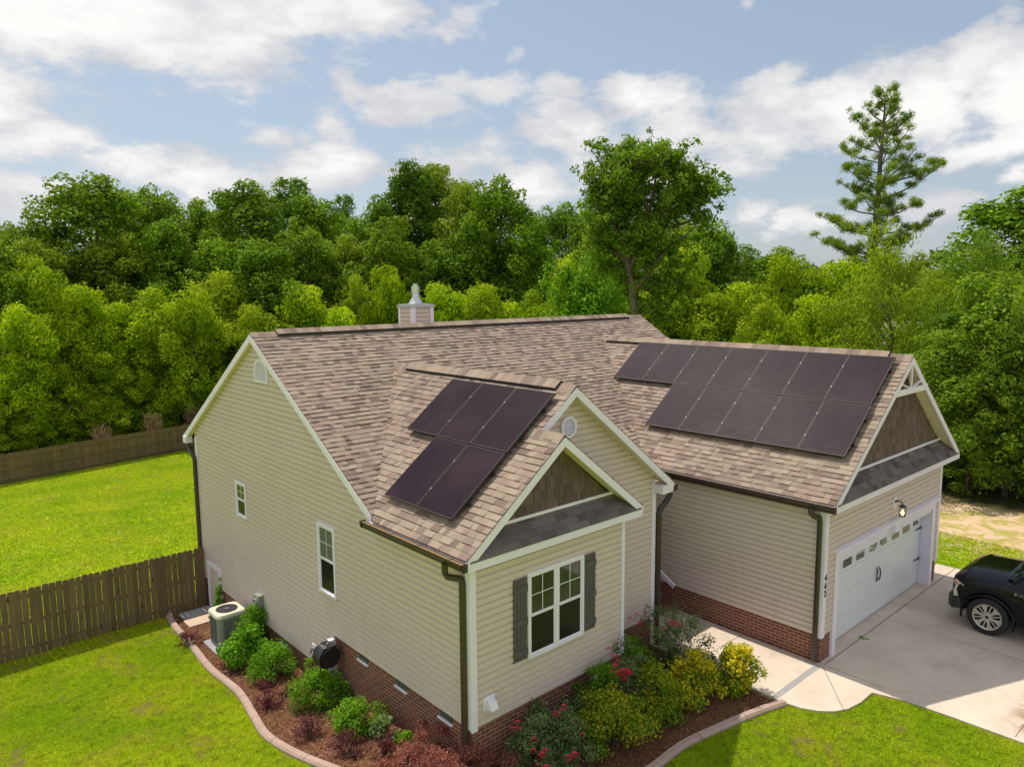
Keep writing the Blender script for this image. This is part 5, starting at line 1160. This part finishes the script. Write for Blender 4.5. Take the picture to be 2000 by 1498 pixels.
# hose reel
hr = thing('hose_reel', 'black hose reel full of coiled hose on a white post by the side wall', 'hose reel', (-.24, 3.92, float(G(-.24, 3.92))))
zb_ = -float(G(-.24, 3.92))
mb = MB(); mb.box(.06, .16, .0, .10, 0, zb_ + .62); mb.build('post', M_trim, hr)
mb = MB(); zc = zb_ + .40; rn_ = random.Random(2)
for i in range(7):
    rad_ = .185 if i % 2 else .196; mb.tube([(-.04 + rad_ * math.cos(t) * 1.0, -.15 + i * .036 + rn_.uniform(-.01, .01), zc + rad_ * math.sin(t) + rn_.uniform(-.006, .006)) for t in np.linspace(0, 2 * math.pi, 25)], .018, 7, False)
M_hose = material('hose_black', (.025, .03, .032), rough=.28, coat=.5)
mb.tube([(-.16, -.08, zc), (-.18, -.08, zc - .15), (-.17, -.06, zc - .35), (-.12, -.04, zc - .52), (-.05, .0, .05)], .014, 7); mb.build('hose', M_hose, hr, smooth=True)
mb = MB(); mb.tube([(-.02, -.20, zc), (-.02, -.18, zc)], .185, 24); mb.tube([(-.02, .09, zc), (-.02, .11, zc)], .185, 24); mb.tube([(-.02, -.18, zc), (-.02, .09, zc)], .10, 16); mb.build('reel_drum', M_black, hr)
mb = MB(); mb.box(-.10, .10, -.18, .10, zc + .17, zc + .20); mb.box(.06, .10, -.18, .10, zc - .12, zc + .17); mb.build('bracket', M_black, hr, bevel=.006)
mb = MB(); mb.tube([(-.04, -.08, zc + .21), (.02, -.02, zc + .22)], .012, 6); mb.build('hose_nozzle', M_galv, hr)

# ------------------------------------------------------------------ pickup truck (faces the garage, +y)
tk = thing('pickup_truck', 'shiny black pickup truck parked nose-in before the garage door', 'pickup truck', (11.16, -3.66, 0.0), 0)
HWd = .93
def sec(y, hw, z0, z1, crown=.0, r=.10, tuck=.04):
    """closed cross-section at station y"""
    return [(-hw + tuck, y, z0), (-hw, y, z0 + .12), (-hw - .012, y, (z0 + z1) / 2), (-hw + .01, y, z1 - r), (-hw + .04, y, z1 - r * .35), (-hw + .11, y, z1), (-hw * .45, y, z1 + crown), (0, y, z1 + crown * .8),
            (hw * .45, y, z1 + crown), (hw - .11, y, z1), (hw - .04, y, z1 - r * .35), (hw - .01, y, z1 - r), (hw + .012, y, (z0 + z1) / 2), (hw, y, z0 + .12), (hw - tuck, y, z0)]
AR = .455
def arch(y, c): 
    d = abs(y - c); return .34 + math.sqrt(AR * AR - d * d) if d < AR else None
ys_t = [.66, .645, .60, .53, .46, .43, .38, .28, .15, 0, -.15, -.28, -.36]
rings = []
for y in ys_t:
    a = arch(y, 0); z0 = max(.40, a) if a else .34
    if y > .47: z0 = .52
    zt_ = 1.03 + .09 * min(1, (.66 - y) / .2) + .04 * min(1, max(0, (.4 - y)) / .8)
    hw = HWd - (.07 if y > .655 else .04 if y > .63 else .02 if y > .55 else 0)
    rings.append(sec(y, hw, z0, zt_, crown=.07 * min(1, (.68 - y) / .3)))
mb = MB(); loft(mb, rings)
# cab, bed
rings = [sec(-.36, HWd, arch(-.36, 0), 1.17, .06), sec(-.43, HWd, .45, 1.18, .02), sec(-.46, HWd, .34, 1.19, 0), sec(-2.9, HWd, .34, 1.22, 0)]; loft(mb, rings)
rb = []
for y in [-2.92, -2.98, -3.0, -3.1, -3.25, -3.4, -3.55, -3.7, -3.85, -3.95, -4.3, -4.75]:
    a = arch(y, -3.4); rb.append(sec(y, HWd, max(.42, a) if a else .40, 1.22, 0))
loft(mb, rb)
bodyo = mb.build('body', M_carpaint, tk, smooth='auto')
gh = MB(); 
def gsec(y, hwb, hwt, z0, z1): return [(-hwb, y, z0), (-hwt - .03, y, z1 - .08), (-hwt + .05, y, z1), (hwt - .05, y, z1), (hwt + .03, y, z1 - .08), (hwb, y, z0)]
A_ = [(-.86, -.36, 1.17), (-.62, -1.06, 1.66), (.62, -1.06, 1.66), (.86, -.36, 1.17)]; Bk = [(-.86, -2.6, 1.2), (-.64, -2.45, 1.64), (.64, -2.45, 1.64), (.86, -2.6, 1.2)]
gh.add(A_ + Bk, [(1, 2, 6, 5), (0, 1, 5, 4), (2, 3, 7, 6), (4, 5, 6, 7), (0, 3, 2, 1)]); gh.build('cab', M_carpaint, tk, bevel=.03)
M_tint = material('windscreen_glass', (.035, .075, .06), rough=.03, spec=1., coat=1.)
w = MB(); w.add([(-.78, -.40, 1.19), (-.60, -1.0, 1.62), (.60, -1.0, 1.62), (.78, -.40, 1.19)], [(0, 1, 2, 3)]); w.v = [(a, b + .015, c + .02) for a, b, c in w.v]; w.build('windscreen', M_tint, tk)
for sg in (-1, 1):
    w = MB(); w.add([(sg * .865, -.75, 1.24), (sg * .68, -1.2, 1.60), (sg * .68, -1.65, 1.60), (sg * .865, -1.65, 1.24)], [(0, 1, 2, 3)]); w.add([(sg * .865, -1.72, 1.24), (sg * .68, -1.72, 1.60), (sg * .68, -2.3, 1.6), (sg * .865, -2.45, 1.24)], [(0, 1, 2, 3)]); w.v = [(a + sg * .015, b, c) for a, b, c in w.v]; w.build('side_window', M_tint, tk)
    mr = MB(); mr.box(sg * 1.10 - .10, sg * 1.10 + .10, -.80, -.68, 1.12, 1.34); mr.bar((sg * .86, -.75, 1.20), (sg * 1.05, -.75, 1.22), .05, .06); mr.build('mirror', M_black, tk, bevel=.035)
    hl = MB(); hl.prism([(.50, .66), (.615, .64), (.625, .78), (.59, .86), (.625, .93), (.60, 1.00), (.52, .955), (.43, .90), (.42, .86), (.49, .82)], (sg * (HWd - .022), 0, 0), (0, 1, 0), (0, 0, 1), (sg, 0, 0), .0, .022)
    hl.add([(sg * (HWd - .03), .63, .66), (sg * (HWd - .12), .672, .66), (sg * (HWd - .16), .672, .96), (sg * (HWd - .03), .63, .97)], [(0, 1, 2, 3)])
    ho = hl.build('headlight', M_headlamp, tk); am = MB(); am.prism([(.56, .88), (.61, .90), (.60, .96), (.55, .94)], (sg * (HWd + .001), 0, 0), (0, 1, 0), (0, 0, 1), (sg, 0, 0), .0, .004); am.build('indicator', M_amber, ho)
    sb_ = MB(); sb_.bar((sg * .98, -.75, .27), (sg * .98, -2.8, .27), .12, .05); sb_.build('running_board', M_black, tk, bevel=.01)
    # flares
    for cy_ in (0, -3.4):
        fl = MB(); pts = [(sg * (HWd + .004), cy_ + AR * 1.02 * math.cos(t), .34 + AR * 1.02 * math.sin(t)) for t in np.linspace(R(-12), R(192), 22)]; fl.tube(pts, .022, 6, False); fl.build('wheel_arch_lip', M_carpaint, tk, smooth=True)
    text_mesh('fender_badge', 'F-150', .075, M_chrome, tk, Matrix.Translation((sg * (HWd + .014), -.56, .985)) @ Matrix.Rotation(R(-90 if sg < 0 else 90), 4, 'Z') @ Matrix.Rotation(R(90), 4, 'X') @ Matrix.Scale(1.5, 4, (1, 0, 0)))
bm_ = MB(); loft(bm_, [[(-hw_, y, z0_) , (-hw_, y, z1_), (hw_, y, z1_), (hw_, y, z0_)] for y, hw_, z0_, z1_ in ((.47, .935, .40, .66), (.64, .925, .36, .64), (.74, .82, .38, .62), (.77, .64, .40, .60))]); bm_.build('front_bumper', M_black, tk, bevel=.03)
gr = MB(); gr.box(-.58, .58, .655, .68, .66, .98); gr.build('grille', M_black, tk); g2 = MB(); 
for z in (.74, .83, .92): g2.box(-.56, .56, .68, .692, z - .012, z + .012)
g2.build('grille_bar', M_chrome, tk)
cw = MB(); cw.add([(-.80, -.40, 1.20), (-.76, -.26, 1.215), (.76, -.26, 1.215), (.80, -.40, 1.20), (-.4, -.22, 1.232), (.4, -.22, 1.232)], [(0, 1, 2, 3), (1, 4, 5, 2)]); cw.tube([(-.6, -.36, 1.235), (.10, -.43, 1.26)], .010, 5); cw.tube([(.1, -.36, 1.235), (.65, -.43, 1.26)], .010, 5); cw.build('wiper_cowl', M_black, tk)
uc = MB(); uc.box(-.75, .75, -4.6, .6, .36, .55); uc.build('chassis', M_dark, tk)
for (cy_, sg) in ((0, -1), (0, 1), (-3.4, -1), (-3.4, 1)):
    R0 = .375; cxw = sg * (HWd - .115); ty = MB()
    prof = [(-.12, .26), (-.13, .33), (-.115, .362), (-.08, .375), (.08, .375), (.115, .362), (.13, .33), (.12, .26)]; n = 40
    P = [(cxw + a, cy_ + r * math.cos(2 * math.pi * k / n), .372 + r * math.sin(2 * math.pi * k / n)) for a, r in prof for k in range(n)]
    ty.add(P, [(i * n + k, i * n + (k + 1) % n, (i + 1) * n + (k + 1) % n, (i + 1) * n + k) for i in range(len(prof) - 1) for k in range(n)])
    wo = MB(); wo = ty.build('wheel', M_rubber, tk, smooth=True)
    rm = MB(); fx = cxw + sg * .105
    def pt(r, t, o_=0): return (fx + sg * o_, cy_ + r * math.cos(t), .372 + r * math.sin(t))
    for k in range(n): t0_, t1_ = 2 * math.pi * k / n, 2 * math.pi * (k + 1) / n; rm.add([pt(.262, t0_, .01), pt(.262, t1_, .01), pt(.235, t1_, .004), pt(.235, t0_, .004), pt(.225, t1_, -.08), pt(.225, t0_, -.08)], [(0, 1, 2, 3), (3, 2, 4, 5)])
    for k in range(6):
        t = k * math.pi / 3 + .26
        for dt in (-.0,): 
            rm.add([pt(.055, t - .5, .0), pt(.055, t + .5, .0), pt(.15, t + .17, .008), pt(.24, t + .27, .008), pt(.24, t - .27, .008), pt(.15, t - .17, .008)], [(0, 1, 2, 5), (5, 2, 3, 4)])
        t += math.pi / 6; rm.add([pt(.05, t - .25, -.006), pt(.05, t + .25, -.006), pt(.235, t + .045, -.002), pt(.235, t - .045, -.002)], [(0, 1, 2, 3)])
    rm.tube([(fx - sg * .01, cy_, .372), (fx + sg * .012, cy_, .372)], .06, 20); rm.build('rim', M_alloy, wo)
    hb = MB(); hb.tube([(fx - sg * .01, cy_, .372), (fx + sg * .016, cy_, .372)], .034, 16); hb.build('hub_cap', M_black, wo)
    dk = MB(); dk.add([pt(.236, 2 * math.pi * k / 24, -.075) for k in range(24)], [tuple(range(24))]); dk.build('brake_disc', M_dark, wo)

# ------------------------------------------------------------------ neighbour house glimpsed through the trees
nh = thing('neighbour_house', 'neighbouring house whose grey brown roof shows through the trees at right', 'house', (52, 9, -1.5))
mb = MB(); mb.box(-5, 5, -6, 6, 0, 3.1); mb.build('wall', M_siding, nh)
mb = MB(); P = [(-5.5, -6.5, 3), (5.5, -6.5, 3), (5.5, 6.5, 3), (-5.5, 6.5, 3), (0, -6.5, 6.0), (0, 6.5, 6.0)]; mb.add(P, [(0, 4, 5, 3), (1, 2, 5, 4), (0, 1, 4), (2, 3, 5)], .4); mb.build('roof', M_shingle, nh)
